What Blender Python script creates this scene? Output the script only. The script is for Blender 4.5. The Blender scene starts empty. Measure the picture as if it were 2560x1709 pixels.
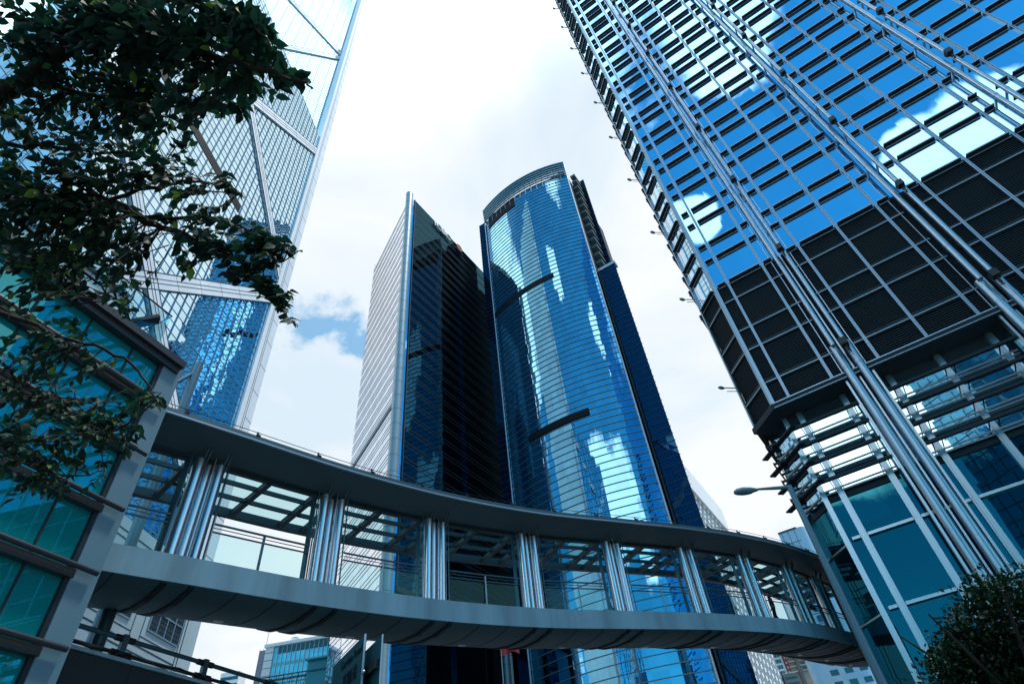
import bpy, bmesh, math, random
from mathutils import Vector, Matrix, noise as mnoise
random.seed(7)
S = bpy.context.scene
COL = S.collection
R_ = math.radians
EYE = 1.6            # camera height; the z values below are metres above the eye, build() adds EYE

# ------------------------------------------------------------------ camera
W0, H0, FPX = 2560.0, 1709.0, 1480.0
_o = Vector((1093 - W0 / 2, -(-640 - H0 / 2), -FPX)).normalized()          # world up, seen by the camera
_f = Vector((0, 0, -1)); _yw = (_f - _o * _f.dot(_o)).normalized(); _xw = _yw.cross(_o)
RM = Matrix((_xw, _yw, _o))                                                # camera -> world
cam = bpy.data.cameras.new('camera'); cam.sensor_width = 36; cam.lens = 36 * FPX / W0
cam.clip_start = 0.1; cam.clip_end = 6000
cam_o = bpy.data.objects.new('camera', cam); COL.objects.link(cam_o)
cam_o.matrix_world = Matrix.Translation((0, 0, EYE)) @ RM.to_4x4()
S.camera = cam_o

# ------------------------------------------------------------------ helpers for measured points
def ray(px, py): return (RM @ Vector((px - W0 / 2, -(py - H0 / 2), -FPX))).normalized()
def at_d(px, py, D):                       # point at horizontal distance D
    r = ray(px, py); k = D / math.hypot(r.x, r.y); return r * k
def at_z(px, py, z): r = ray(px, py); return r * (z / r.z)
def heading(p, q):                         # compass heading of a level line seen through two image points
    n = ray(*p).cross(ray(*q)); d = n.cross(Vector((0, 0, 1))); return math.degrees(math.atan2(d.y, d.x))
def az_pt(az, D): return Vector((math.sin(R_(az)) * D, math.cos(R_(az)) * D))
def dirv(az, el): return Vector((math.sin(R_(az)) * math.cos(R_(el)), math.cos(R_(az)) * math.cos(R_(el)), math.sin(R_(el))))

# ------------------------------------------------------------------ sun, sky, exposure
SUN_AZ, SUN_EL = 95.0, 73.0
sd = dirv(SUN_AZ, SUN_EL)
sun = bpy.data.lights.new('sun', 'SUN'); sun.energy = 3.4; sun.angle = R_(6); sun.color = (1.0, 0.96, 0.9)
sun_o = bpy.data.objects.new('sun', sun); COL.objects.link(sun_o)
sun_o.rotation_euler = (-sd).to_track_quat('-Z', 'Y').to_euler(); sun_o.location = (0, 0, 400)
S.view_settings.view_transform = 'Standard'; S.view_settings.look = 'None'
S.view_settings.exposure = 0.45; S.view_settings.gamma = 1.0; S.view_settings.use_curve_mapping = False

wd = bpy.data.worlds.new('World'); S.world = wd; wd.use_nodes = True
nt = wd.node_tree; nt.nodes.clear(); N = nt.nodes.new; L = nt.links.new
def mth(op, a, b=None, c=None, clamp=False, tree=None):
    t = tree or nt; n = t.nodes.new('ShaderNodeMath'); n.operation = op; n.use_clamp = clamp
    for i, v in enumerate((a, b, c)):
        if v is None: continue
        if isinstance(v, (int, float)): n.inputs[i].default_value = v
        else: t.links.new(v, n.inputs[i])
    return n.outputs[0]
sky = N('ShaderNodeTexSky'); sky.sky_type = 'NISHITA'; sky.sun_disc = False
sky.sun_elevation = R_(SUN_EL); sky.sun_rotation = R_(SUN_AZ); sky.air_density = 1.0; sky.dust_density = 0.3; sky.ozone_density = 2.5
tc = N('ShaderNodeTexCoord')
nrm = N('ShaderNodeVectorMath'); nrm.operation = 'NORMALIZE'; L(tc.outputs['Generated'], nrm.inputs[0])
DIR = nrm.outputs[0]
sepd = N('ShaderNodeSeparateXYZ'); L(DIR, sepd.inputs[0])
# clouds live on a flat layer overhead: direction / (z + k)
den = mth('ADD', mth('MAXIMUM', sepd.outputs[2], 0.0), 0.35)
cx = mth('DIVIDE', sepd.outputs[0], den); cy = mth('DIVIDE', sepd.outputs[1], den)
cmb = N('ShaderNodeCombineXYZ'); L(cx, cmb.inputs[0]); L(cy, cmb.inputs[1])
def wnoise(scale, detail, rough, off, dist=0.0):
    mp = N('ShaderNodeMapping'); mp.inputs['Location'].default_value = off; L(cmb.outputs[0], mp.inputs[0])
    n = N('ShaderNodeTexNoise'); n.inputs['Scale'].default_value = scale; n.inputs['Detail'].default_value = detail
    n.inputs['Roughness'].default_value = rough; n.inputs['Distortion'].default_value = dist; L(mp.outputs[0], n.inputs['Vector']); return n.outputs[0]
def lobe(d, a0, a1):                       # 1 within a0 degrees of direction d, 0 beyond a1
    dp = N('ShaderNodeVectorMath'); dp.operation = 'DOT_PRODUCT'; L(DIR, dp.inputs[0]); dp.inputs[1].default_value = d
    m = N('ShaderNodeMapRange'); m.interpolation_type = 'SMOOTHSTEP'
    m.inputs['From Min'].default_value = math.cos(R_(a1)); m.inputs['From Max'].default_value = math.cos(R_(a0)); L(dp.outputs['Value'], m.inputs['Value'])
    return m.outputs[0]
CK_H = R_(-30.3)
def refl_ck(px, py):                       # where the big facade on the right mirrors this pixel to
    r = ray(px, py); n = Vector((math.sin(CK_H), -math.cos(CK_H), 0)); return r - 2 * r.dot(n) * n
n1 = wnoise(4.2, 9, 0.56, (3.1, 1.7, 0), 0.2); n2 = wnoise(13.0, 6, 0.6, (0.4, 5.2, 2), .3)
base = mth('ADD', mth('MULTIPLY', n1, 1.25), mth('ADD', mth('MULTIPLY', n2, 0.45), -0.35))
bias = mth('MULTIPLY', lobe(dirv(192, 52), 44, 72), -0.74)                 # the blue half, behind the camera
for d, a0, a1, k in ((ray(1180, 60), 4, 34, .42), (ray(822, 850), 0, 11, -0.27), (ray(920, 340), 0, 6, -0.26), (ray(740, 720), 0, 8, -.10),
                     (refl_ck(1560, 0), 0, 15, .56), (refl_ck(1850, 90), 0, 7, .40), (refl_ck(2420, 350), 0, 6.5, .56), (refl_ck(2560, 300), 0, 6, .52), (refl_ck(2250, 390), 0, 3.5, .42),
                     (refl_ck(1735, 545), 0, 3.4, .52), (dirv(-152, 28), 2, 9, .6), (dirv(-164, 27), 2, 9, .6), (dirv(-142, 29), 2, 9, .6),
                     (dirv(130, 63), 6, 18, .6), (dirv(262, 44), 6, 20, .62), (dirv(232, 40), 0, 7, .42)):
    bias = mth('ADD', bias, mth('MULTIPLY', lobe(d, a0, a1), k))
cov = N('ShaderNodeMapRange'); cov.interpolation_type = 'SMOOTHSTEP'
cov.inputs['From Min'].default_value = 0.39; cov.inputs['From Max'].default_value = 0.58
L(mth('ADD', mth('ADD', base, 0.34), bias), cov.inputs['Value'])
shade = N('ShaderNodeMapRange'); shade.inputs['From Min'].default_value = 0.38; shade.inputs['From Max'].default_value = 0.60
L(wnoise(2.3, 7, 0.55, (7.7, 2.2, 1), .3), shade.inputs['Value'])
ccol = N('ShaderNodeMix'); ccol.data_type = 'RGBA'
ccol.inputs['A'].default_value = (3.55, 4.2, 4.75, 1); ccol.inputs['B'].default_value = (4.75, 4.92, 5.02, 1)
L(shade.outputs[0], ccol.inputs['Factor'])
brt = N('ShaderNodeVectorMath'); brt.operation = 'SCALE'; L(ccol.outputs['Result'], brt.inputs[0])              # sunlit cloud faces, away from the sun
L(mth('ADD', mth('MULTIPLY', lobe(dirv(200, 50), 40, 66), 1.6), 1.0), brt.inputs['Scale'])
deep = N('ShaderNodeMix'); deep.data_type = 'RGBA'; deep.blend_type = 'MULTIPLY'; deep.inputs['Factor'].default_value = 1.0
L(sky.outputs[0], deep.inputs['A']); deep.inputs['B'].default_value = (.24, 1.08, 1.14, 1)
skc = N('ShaderNodeMix'); skc.data_type = 'RGBA'; L(cov.outputs[0], skc.inputs['Factor'])
L(deep.outputs['Result'], skc.inputs['A']); L(brt.outputs[0], skc.inputs['B'])
L(mth('MAXIMUM', cov.outputs[0], mth('MULTIPLY', lobe(ray(950, 700), 28, 60), 0.30)), skc.inputs['Factor'])       # thin veil of cloud ahead
bg = N('ShaderNodeBackground'); bg.inputs['Strength'].default_value = 0.15; L(skc.outputs['Result'], bg.inputs['Color'])
wo = N('ShaderNodeOutputWorld'); L(bg.outputs[0], wo.inputs['Surface'])

# ------------------------------------------------------------------ materials
MATS = {}
def newmat(name):
    m = bpy.data.materials.new(name); m.use_nodes = True; m.node_tree.nodes.clear(); MATS[name] = m
    t = m.node_tree; out = t.nodes.new('ShaderNodeOutputMaterial'); return m, t, out
def plain(name, col, rough=0.6, metal=0.0, nscale=0.0, namt=0.0, streak=False, spec=0.5, bump=0.0):
    m, t, out = newmat(name); b = t.nodes.new('ShaderNodeBsdfPrincipled'); t.links.new(b.outputs[0], out.inputs[0])
    b.inputs['Base Color'].default_value = (*col, 1); b.inputs['Roughness'].default_value = rough; b.inputs['Metallic'].default_value = metal
    b.inputs['Specular IOR Level'].default_value = spec
    if nscale:
        c = t.nodes.new('ShaderNodeTexCoord'); mp = t.nodes.new('ShaderNodeMapping'); t.links.new(c.outputs['Object'], mp.inputs[0])
        if streak: mp.inputs['Scale'].default_value = (1, 1, 0.12)
        n = t.nodes.new('ShaderNodeTexNoise'); n.inputs['Scale'].default_value = nscale; n.inputs['Detail'].default_value = 6
        n.inputs['Roughness'].default_value = 0.6; t.links.new(mp.outputs[0], n.inputs['Vector'])
        r = t.nodes.new('ShaderNodeMapRange'); r.inputs['From Min'].default_value = 0.3; r.inputs['From Max'].default_value = 0.7
        r.inputs['To Min'].default_value = 1 - namt; r.inputs['To Max'].default_value = 1 + namt * 0.6; t.links.new(n.outputs[0], r.inputs['Value'])
        mx = t.nodes.new('ShaderNodeMix'); mx.data_type = 'RGBA'; mx.blend_type = 'MULTIPLY'; mx.inputs['Factor'].default_value = 1
        mx.inputs['A'].default_value = (*col, 1); t.links.new(r.outputs[0], mx.inputs['B']); t.links.new(mx.outputs['Result'], b.inputs['Base Color'])
        if bump:
            bp = t.nodes.new('ShaderNodeBump'); bp.inputs['Strength'].default_value = bump; bp.inputs['Distance'].default_value = 0.02
            t.links.new(n.outputs[0], bp.inputs['Height']); t.links.new(bp.outputs[0], b.inputs['Normal'])
        rr = t.nodes.new('ShaderNodeMapRange'); rr.inputs['To Min'].default_value = max(rough - .08, 0.05); rr.inputs['To Max'].default_value = rough + .1
        t.links.new(n.outputs[0], rr.inputs['Value']); t.links.new(rr.outputs[0], b.inputs['Roughness'])
    return m
def glass(name, tint, base, spec=0.7, panel=(1.4, 1.45), tilt=0.004, wob=0.004, wscale=0.6, rough=0.01, vary=0.06):
    """coated facade glass: mirror layer over a dark body, every pane very slightly out of true (UV = metres on the facade)"""
    m, t, out = newmat(name); n_ = t.nodes.new; l_ = t.links.new
    uv = n_('ShaderNodeUVMap'); sn = n_('ShaderNodeVectorMath'); sn.operation = 'DIVIDE'; sn.inputs[1].default_value = (panel[0], panel[1], 1); l_(uv.outputs[0], sn.inputs[0])
    fl = n_('ShaderNodeVectorMath'); fl.operation = 'FLOOR'; l_(sn.outputs[0], fl.inputs[0])
    wn = n_('ShaderNodeTexWhiteNoise'); wn.noise_dimensions = '3D'; l_(fl.outputs[0], wn.inputs['Vector'])
    def centred(sock, k):
        s = n_('ShaderNodeVectorMath'); s.operation = 'SUBTRACT'; l_(sock, s.inputs[0]); s.inputs[1].default_value = (.5, .5, .5)
        q = n_('ShaderNodeVectorMath'); q.operation = 'SCALE'; l_(s.outputs[0], q.inputs[0]); q.inputs['Scale'].default_value = k; return q.outputs[0]
    tx = n_('ShaderNodeTexCoord'); ns = n_('ShaderNodeTexNoise'); ns.inputs['Scale'].default_value = wscale; ns.inputs['Detail'].default_value = 2
    l_(tx.outputs['Object'], ns.inputs['Vector'])
    g = n_('ShaderNodeNewGeometry')
    a = n_('ShaderNodeVectorMath'); l_(g.outputs['Normal'], a.inputs[0]); l_(centred(wn.outputs['Color'], tilt * 2), a.inputs[1])
    b = n_('ShaderNodeVectorMath'); l_(a.outputs[0], b.inputs[0]); l_(centred(ns.outputs['Color'], wob * 2), b.inputs[1])
    nr = n_('ShaderNodeVectorMath'); nr.operation = 'NORMALIZE'; l_(b.outputs[0], nr.inputs[0])
    hs = n_('ShaderNodeHueSaturation'); hs.inputs['Color'].default_value = (*tint, 1)
    vr = n_('ShaderNodeMapRange'); vr.inputs['To Min'].default_value = 1 - vary; vr.inputs['To Max'].default_value = 1 + vary; l_(wn.outputs['Value'], vr.inputs['Value']); l_(vr.outputs[0], hs.inputs['Value'])
    gl = n_('ShaderNodeBsdfGlossy'); gl.inputs['Roughness'].default_value = rough; l_(hs.outputs[0], gl.inputs['Color']); l_(nr.outputs[0], gl.inputs['Normal'])
    df = n_('ShaderNodeBsdfDiffuse'); df.inputs['Color'].default_value = (*base, 1)
    lw = n_('ShaderNodeLayerWeight'); lw.inputs['Blend'].default_value = 0.25
    f = n_('ShaderNodeMapRange'); f.inputs['To Min'].default_value = spec; f.inputs['To Max'].default_value = min(1, spec + .3); l_(lw.outputs['Facing'], f.inputs['Value'])
    mx = n_('ShaderNodeMixShader'); l_(f.outputs[0], mx.inputs[0]); l_(df.outputs[0], mx.inputs[1]); l_(gl.outputs[0], mx.inputs[2]); l_(mx.outputs[0], out.inputs[0])
    return m
def clear_glass(name, tint, fac=0.12):
    m, t, out = newmat(name); tr = t.nodes.new('ShaderNodeBsdfTransparent'); tr.inputs[0].default_value = (*tint, 1)
    gl = t.nodes.new('ShaderNodeBsdfGlossy'); gl.inputs['Roughness'].default_value = 0.02; gl.inputs['Color'].default_value = (.22, .62, .68, 1)
    mx = t.nodes.new('ShaderNodeMixShader'); lw = t.nodes.new('ShaderNodeLayerWeight'); lw.inputs['Blend'].default_value = 0.3
    mr = t.nodes.new('ShaderNodeMapRange'); mr.inputs['To Min'].default_value = fac * .5; mr.inputs['To Max'].default_value = min(1, fac * 2.2)
    t.links.new(lw.outputs['Facing'], mr.inputs['Value']); t.links.new(mr.outputs[0], mx.inputs[0])
    t.links.new(tr.outputs[0], mx.inputs[1]); t.links.new(gl.outputs[0], mx.inputs[2]); t.links.new(mx.outputs[0], out.inputs[0]); return m
def leafmat(name, cols, trans):
    m, t, out = newmat(name); g = t.nodes.new('ShaderNodeNewGeometry'); cr = t.nodes.new('ShaderNodeValToRGB'); t.links.new(g.outputs['Random Per Island'], cr.inputs[0])
    e = cr.color_ramp.elements; e[0].position = 0; e[0].color = (*cols[0], 1); e[1].position = 1; e[1].color = (*cols[-1], 1)
    for i, c in enumerate(cols[1:-1]):
        k = e.new((0.5, 0.95, 0.97)[i]); k.color = (*c, 1)
    df = t.nodes.new('ShaderNodeBsdfPrincipled'); df.inputs['Roughness'].default_value = 0.6; df.inputs['Specular IOR Level'].default_value = 0.2; t.links.new(cr.outputs[0], df.inputs['Base Color'])
    ts = t.nodes.new('ShaderNodeBsdfTranslucent'); t.links.new(cr.outputs[0], ts.inputs[0])
    mx = t.nodes.new('ShaderNodeMixShader'); mx.inputs[0].default_value = trans; t.links.new(df.outputs[0], mx.inputs[1]); t.links.new(ts.outputs[0], mx.inputs[2]); t.links.new(mx.outputs[0], out.inputs[0]); return m

G_CK = glass('facade_glass_blue', (0.36, 0.70, 0.98), (.0, .03, .07), .86, (2.38, 4.13), .003, .003, .35)
G_CKW = glass('chamfer_glass', (0.85, 0.95, 1.0), (.02, .05, .08), .9, (2.4, 4.13), .004, .003, .35)
G_LOB = glass('lobby_glass', (0.04, 0.32, 0.40), (.0, .010, .015), .34, (2.38, 3.0), .003, .003, .3)
G_BAND = glass('band_glass', (0.55, 0.82, 0.92), (.05, .12, .15), .85, (2.38, 1.1), .003, .003, .3)
G_BOC = glass('reflective_glass_pale', (0.66, 0.88, 0.97), (.0, .05, .08), .9, (1.4, 1.45), .0065, .006, 1.1)
G_CYAN = glass('reflective_glass_cyan', (0.60, 0.88, 0.95), (.02, .10, .13), .82, (1.4, 1.45), .006, .004, .8)
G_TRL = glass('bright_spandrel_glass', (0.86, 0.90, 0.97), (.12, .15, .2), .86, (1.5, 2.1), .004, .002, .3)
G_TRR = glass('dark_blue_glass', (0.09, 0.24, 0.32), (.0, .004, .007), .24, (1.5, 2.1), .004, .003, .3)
G_CUR = glass('curved_wall_glass', (0.24, 0.50, 0.66), (.0, .02, .035), .82, (1.5, 3.84), .0045, .004, .5, vary=.10)
G_WING = glass('navy_glass', (0.02, 0.085, 0.17), (.0, .010, .026), .48, (2.0, 3.8), .004, .003, .3)
G_LEFT = glass('teal_glass', (0.13, 0.58, 0.62), (.004, .28, .31), .32, (1.1, 1.4), .008, .006, .4)
G_HOT = glass('hotel_window_glass', (0.25, 0.65, 1.0), (.03, .2, .5), .5, (3, 3), .01, .003, .3)
G_TEAL = glass('office_glass', (0.5, 0.85, 0.92), (.12, .42, .5), .45, (2, 3), .006, .003, .3, vary=.2)
G_BRI = clear_glass('clear_teal_glass', (.84, .95, .955), .04)
G_ROOF = clear_glass('canopy_glass', (.80, .94, .94), .05)
STEEL = plain('stainless_steel', (.66, .70, .73), .27, 1.0, 3.0, .12, True)
MAST = plain('mast_steel', (.40, .47, .52), .3, 1.0, 3.0, .15, True)
STEELB = plain('brushed_steel', (.50, .56, .60), .34, 1.0, 2.0, .12, True)
ALU = plain('aluminium_mullion', (.30, .40, .47), .38, .7)
MULL = plain('facade_mullion_metal', (.28, .37, .44), .36, .85)
BLUEALU = plain('blue_mullion', (.06, .22, .37), .6, 0, spec=.2)
FIN = plain('dark_fin', (.016, .030, .038), .6, 0, spec=.2)
LOUV = plain('dark_louvre', (.006, .011, .015), .7, 0, spec=.12)
LOUVL = plain('louvre_blade_edge', (.045, .07, .085), .5, .3)
BRACE = plain('pale_brace_cladding', (.74, .83, .92), .5, .1, .5, .08, True)
STONE = plain('pale_stone', (.36, .48, .55), .75, 0, .6, .10, True)
JOINT = plain('dark_joint', (.03, .06, .08), .7, spec=.2)
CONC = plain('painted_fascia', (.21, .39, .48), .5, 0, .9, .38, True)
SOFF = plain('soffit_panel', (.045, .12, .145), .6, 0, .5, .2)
ROOFP = plain('roof_edge_panel', (.055, .115, .14), .5, .1, .5, .15)
DARKS = plain('dark_steelwork', (.022, .055, .07), .45, .4)
RAILM = plain('rail_steel', (.06, .15, .19), .4, .5)
GREYC = plain('grey_frame_cladding', (.11, .23, .30), .55, 0, .9, .12, True)
BEAM = plain('charcoal_rail', (.032, .042, .05), .4, .3)
WHITEP = plain('white_precast', (.72, .77, .80), .7, 0, .4, .08, True)
WHITE = plain('white_paint', (.78, .80, .82), .6)
BLACK = plain('black_plastic', (.012, .013, .014), .5)
PAR = plain('stained_parapet', (.014, .028, .034), .8, 0, 1.2, .3, True)
BARK = plain('bark', (.035, .032, .028), .9, 0, 9.0, .4, False, .2, .6)
LEAF = leafmat('broad_leaf', ((.004, .025, .020), (.007, .038, .025), (.013, .062, .028), (.13, .24, .03)), .3)
LEAF2 = leafmat('small_leaf', ((.003, .015, .009), (.005, .026, .013), (.012, .052, .016), (.06, .18, .03)), .2)
HILL = plain('hill_woods', (.018, .055, .045), .9, 0, .10, .7, False, .1, .5)
GROUND = plain('paving', (.16, .165, .17), .85, 0, .3, .15)
ROAD = plain('asphalt', (.05, .05, .052), .85, 0, 2.0, .2)
RED = plain('red_cloth', (.50, .012, .02), .7)
REDP = plain('red_paint', (.20, .03, .04), .6)
TAN = plain('tan_render', (.42, .36, .31), .8, 0, .6, .12, True)
MAUVE = plain('mauve_netting', (.24, .26, .36), .8, 0, .35, .3, True)
SIGNB = plain('sign_blue_back', (.006, .085, .115), .45)
SIGNT = plain('sign_letters', (.002, .008, .010), .6)
SKIN = plain('skin', (.36, .22, .16), .6)
CLOTH = plain('dark_cloth', (.012, .014, .018), .8)
CLOTHR = plain('maroon_cloth', (.06, .012, .018), .8)

# ------------------------------------------------------------------ mesh builder
class MB:
    def __init__(s): s.v = []; s.f = []; s.uv = {}; s.smooth = set()
    def quad(s, pts, uv=None):
        i = len(s.v); s.v += [tuple(p) for p in pts]; s.f.append(tuple(range(i, i + len(pts))))
        if uv: s.uv[len(s.f) - 1] = uv
    def hexa(s, p):                         # 8 corners: bottom ring 0-3, top ring 4-7
        i = len(s.v); s.v += [tuple(q) for q in p]
        for f in ((0, 3, 2, 1), (4, 5, 6, 7), (0, 1, 5, 4), (1, 2, 6, 5), (2, 3, 7, 6), (3, 0, 4, 7)): s.f.append(tuple(i + k for k in f))
    def box(s, fr, u0, u1, v0, v1, z0, z1):
        s.hexa([fr(u0, v1, z0), fr(u1, v1, z0), fr(u1, v0, z0), fr(u0, v0, z0), fr(u0, v1, z1), fr(u1, v1, z1), fr(u1, v0, z1), fr(u0, v0, z1)])
    def bar(s, a, b, w, h, up=(0, 0, 1)):   # square bar between two points
        a = Vector(a); b = Vector(b); t = (b - a).normalized(); u = Vector(up)
        if abs(t.dot(u)) > .97: u = Vector((1, 0, 0))
        x = t.cross(u).normalized(); y = x.cross(t).normalized(); x *= w / 2; y *= h / 2
        s.hexa([a - x - y, a + x - y, a + x + y, a - x + y, b - x - y, b + x - y, b + x + y, b - x + y])
    def tube(s, pts, rad, n=12, cap=True):
        pts = [Vector(p) for p in pts]; m = len(pts); i0 = len(s.v)
        rad = [rad] * m if isinstance(rad, (int, float)) else rad
        prev = None
        for k, p in enumerate(pts):
            t = (pts[min(k + 1, m - 1)] - pts[max(k - 1, 0)]).normalized()
            if prev is None:
                u = Vector((0, 0, 1)) if abs(t.z) < .9 else Vector((1, 0, 0)); x = t.cross(u).normalized()
            else: x = (prev - t * prev.dot(t)).normalized()
            prev = x; y = t.cross(x)
            for j in range(n): a = 2 * math.pi * j / n; s.v.append(tuple(p + (x * math.cos(a) + y * math.sin(a)) * rad[k]))
        for k in range(m - 1):
            for j in range(n):
                a = i0 + k * n + j; b = i0 + k * n + (j + 1) % n; s.f.append((a, b, b + n, a + n)); s.smooth.add(len(s.f) - 1)
        if cap:
            for b0 in (i0, i0 + (m - 1) * n):
                k = len(s.v); s.v += s.v[b0:b0 + n]; s.f.append(tuple(range(k, k + n)))
    def ball(s, c, r, seg=12, rings=8, sq=(1, 1, 1), rot=None):
        c = Vector(c); i0 = len(s.v)
        for i in range(rings + 1):
            th = math.pi * i / rings
            for j in range(seg):
                ph = 2 * math.pi * j / seg; q = Vector((math.sin(th) * math.cos(ph) * r * sq[0], math.sin(th) * math.sin(ph) * r * sq[1], math.cos(th) * r * sq[2]))
                s.v.append(tuple(c + (rot @ q if rot else q)))
        for i in range(rings):
            for j in range(seg):
                a = i0 + i * seg + j; b = i0 + i * seg + (j + 1) % seg; s.f.append((a, a + seg, b + seg, b)); s.smooth.add(len(s.f) - 1)
    def prism(s, poly, z0, z1):             # vertical prism over an xy polygon
        n = len(poly); i = len(s.v); s.v += [(p[0], p[1], z0) for p in poly] + [(p[0], p[1], z1) for p in poly]
        s.f.append(tuple(range(i, i + n))[::-1]); s.f.append(tuple(range(i + n, i + 2 * n)))
        for k in range(n): s.f.append((i + k, i + (k + 1) % n, i + n + (k + 1) % n, i + n + k))
    def build(s, name, mat, parent=None, loc=None):
        me = bpy.data.meshes.new(name); o = bpy.data.objects.new(name, me); COL.objects.link(o)
        off = Vector((0, 0, -EYE))
        if parent is not None:
            r = parent
            while r.parent: r = r.parent
            off = off + r.location; o.parent = parent
        elif loc is not None: o.location = loc; off = off + Vector(loc)
        if parent is not None and parent.parent is None and parent.type == 'MESH': pass
        me.from_pydata([(a - off.x, b - off.y, c - off.z) for a, b, c in s.v], [], s.f)
        if s.uv:
            lay = me.uv_layers.new(name='UVMap')
            for k, uvs in s.uv.items():
                for li, q in zip(me.polygons[k].loop_indices, uvs): lay.data[li].uv = q
        if s.smooth:
            fl = [False] * len(me.polygons)
            for k in s.smooth: fl[k] = True
            me.polygons.foreach_set('use_smooth', fl)
        bm = bmesh.new(); bm.from_mesh(me); bmesh.ops.recalc_face_normals(bm, faces=bm.faces) if len(s.f) < 60000 and not s.uv else None
        bm.to_mesh(me); bm.free()
        me.materials.append(mat); return o
class Fr:                                   # a facade frame: u along, v outwards, z up
    def __init__(s, o, head):
        h = R_(head); s.o = Vector((o[0], o[1])); s.d = Vector((math.cos(h), math.sin(h))); s.n = Vector((s.d.y, -s.d.x))
    def __call__(s, u, v, z): q = s.o + s.d * u + s.n * v; return (q.x, q.y, z)
    def hit(s, px, py, v=0.0):              # facade coordinates of a measured image point
        r = ray(px, py); o = s.o + s.n * v; k = o.dot(s.n) / (r.x * s.n.x + r.y * s.n.y); X = r * k
        return (Vector((X.x, X.y)) - s.o).dot(s.d), X.z
    def u_az(s, az, v=0.0):
        t = Vector((math.sin(R_(az)), math.cos(R_(az)))); o = s.o + s.n * v; k = o.dot(s.n) / t.dot(s.n); return (t * k - s.o).dot(s.d)
def gquad(mb, fr, u0, u1, z0, z1, v=0.0): mb.quad([fr(u0, v, z0), fr(u1, v, z0), fr(u1, v, z1), fr(u0, v, z1)], [(u0, z0), (u1, z0), (u1, z1), (u0, z1)])
def tag(o, label=None, cat=None, group=None, kind=None):
    if label: o['label'] = label
    if cat: o['category'] = cat
    if group: o['group'] = group
    if kind: o['kind'] = kind
    return o
def thing(name, label, cat, loc, group=None):
    o = bpy.data.objects.new(name, None); o.empty_display_size = 0.5; COL.objects.link(o); o.location = loc
    return tag(o, label, cat, group)

# ================================================================== THE SETTING
mb = MB()
n_ = 40
for i in range(n_):
    for j in range(n_):
        a = -1500 + 3000 * i / n_; b = -1500 + 3000 * j / n_; w = 3000 / n_
        mb.quad([(a, b, -EYE), (a + w, b, -EYE), (a + w, b + w, -EYE), (a, b + w, -EYE)])
tag(mb.build('ground', GROUND), kind='structure')
mb = MB(); fr = Fr((-2, 0), 62)
mb.box(fr, -200, 300, -6, 6, -EYE - .1, -EYE + .004)
tag(mb.build('road', ROAD), kind='structure')
mb = MB()
for v0, v1 in ((6.0, 9.5), (-9.5, -6.0)): mb.box(fr, -60, 28, v0, v1, -EYE - .1, -EYE + .13)
tag(mb.build('pavement', plain('pavement_slabs', (.22, .23, .24), .85, 0, 1.5, .15)), kind='structure')
# the wooded hill far behind the towers, left of centre
mb = MB(); NA, NR = 90, 26
def hill_h(az, t):
    base_ = 96 + 5.2 * max(0, az + 24) + 2.0 * (az + 30) if az < -12 else 190
    env = math.sin(min(1, t * 1.7) * math.pi / 2) ** .8 * (1 if t < .6 else max(0, 1 - (t - .6) / .4))
    return -EYE + max(0, base_) * env
idx = {}
for i in range(NA + 1):
    az = -44 + 62 * i / NA
    for j in range(NR + 1):
        t = j / NR; D = 330 + 330 * t; p = az_pt(az, D); z = hill_h(az, t)
        if 0 < j < NR: z += 7 * mnoise.noise(Vector((p.x * .05, p.y * .05, 0))) + 5 * mnoise.noise(Vector((p.x * .16, p.y * .16, 3)))
        idx[i, j] = len(mb.v); mb.v.append((p.x, p.y, z))
for i in range(NA):
    for j in range(NR): mb.f.append((idx[i, j], idx[i + 1, j], idx[i + 1, j + 1], idx[i, j + 1]))
tag(mb.build('hill', HILL), kind='structure')
# tree canopy on the hill: many small clumps, one mass
mb = MB(); rr = random.Random(5)
for k in range(5200):
    i = rr.uniform(0, NA * .56); j = rr.uniform(0, NR * .66); az = -44 + 62 * i / NA; t = j / NR; p = az_pt(az, 330 + 330 * t); z = hill_h(az, t)
    r = rr.uniform(1.6, 3.8); c = Vector((p.x, p.y, z + rr.uniform(0, 4)))
    for q in range(5):
        a = Vector((rr.gauss(0, 1), rr.gauss(0, 1), rr.gauss(0, 1))).normalized(); b = a.orthogonal().normalized(); e = a.cross(b); o_ = c + Vector((rr.gauss(0, r * .4), rr.gauss(0, r * .4), rr.gauss(0, r * .3)))
        mb.quad([o_ + b * r * .6, o_ + e * r * .5, o_ - b * r * .55, o_ - e * r * .6])
tag(mb.build('hill_woods', leafmat('wood_canopy', ((.012, .045, .035), (.02, .07, .05), (.03, .10, .06), (.04, .13, .07)), .1)), kind='stuff')

# ================================================================== RIGHT TOWER: steel and blue glass, chamfered corner
PCK = az_pt(27.25, 30.0)
A = Fr(PCK, -30.3)                                                          # main facade, u grows to the right
HC = 15.0                                                                   # chamfer runs left and back from the corner
P1 = Vector((PCK.x - math.sin(R_(HC)) * 2.12, PCK.y + math.cos(R_(HC)) * 2.12))
B = Fr(P1, HC - 90)                                                         # chamfer: u from P1 (0) to the corner (2.12)
LFAC = 44.0
far = Vector(A(LFAC, 0, 0)[:2])
P2 = P1 + Vector((-A.n.x, -A.n.y)) * 42
C2 = Fr(P2, -30.3 + 90 + 180)                                               # side facade, from the back corner to P1
TOP = 236.0
ck = thing('glass_tower', 'blue mirror-glass office tower with steel pipes and a dark louvre band on the right', 'tower', (PCK.x + 12, PCK.y + 8, 0))
ZB, PIT, SH = 18.85, 4.13, 1.57                                             # underside of the tower, storey, spandrel
US = [0.9, 3.22, 5.57, 7.9, 10.25, 12.72, 15.12, 17.58, 20.0, 22.5, 24.9, 27.3, 29.7, 32.1, 34.5, 36.9, 39.3, 41.7]
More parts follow.
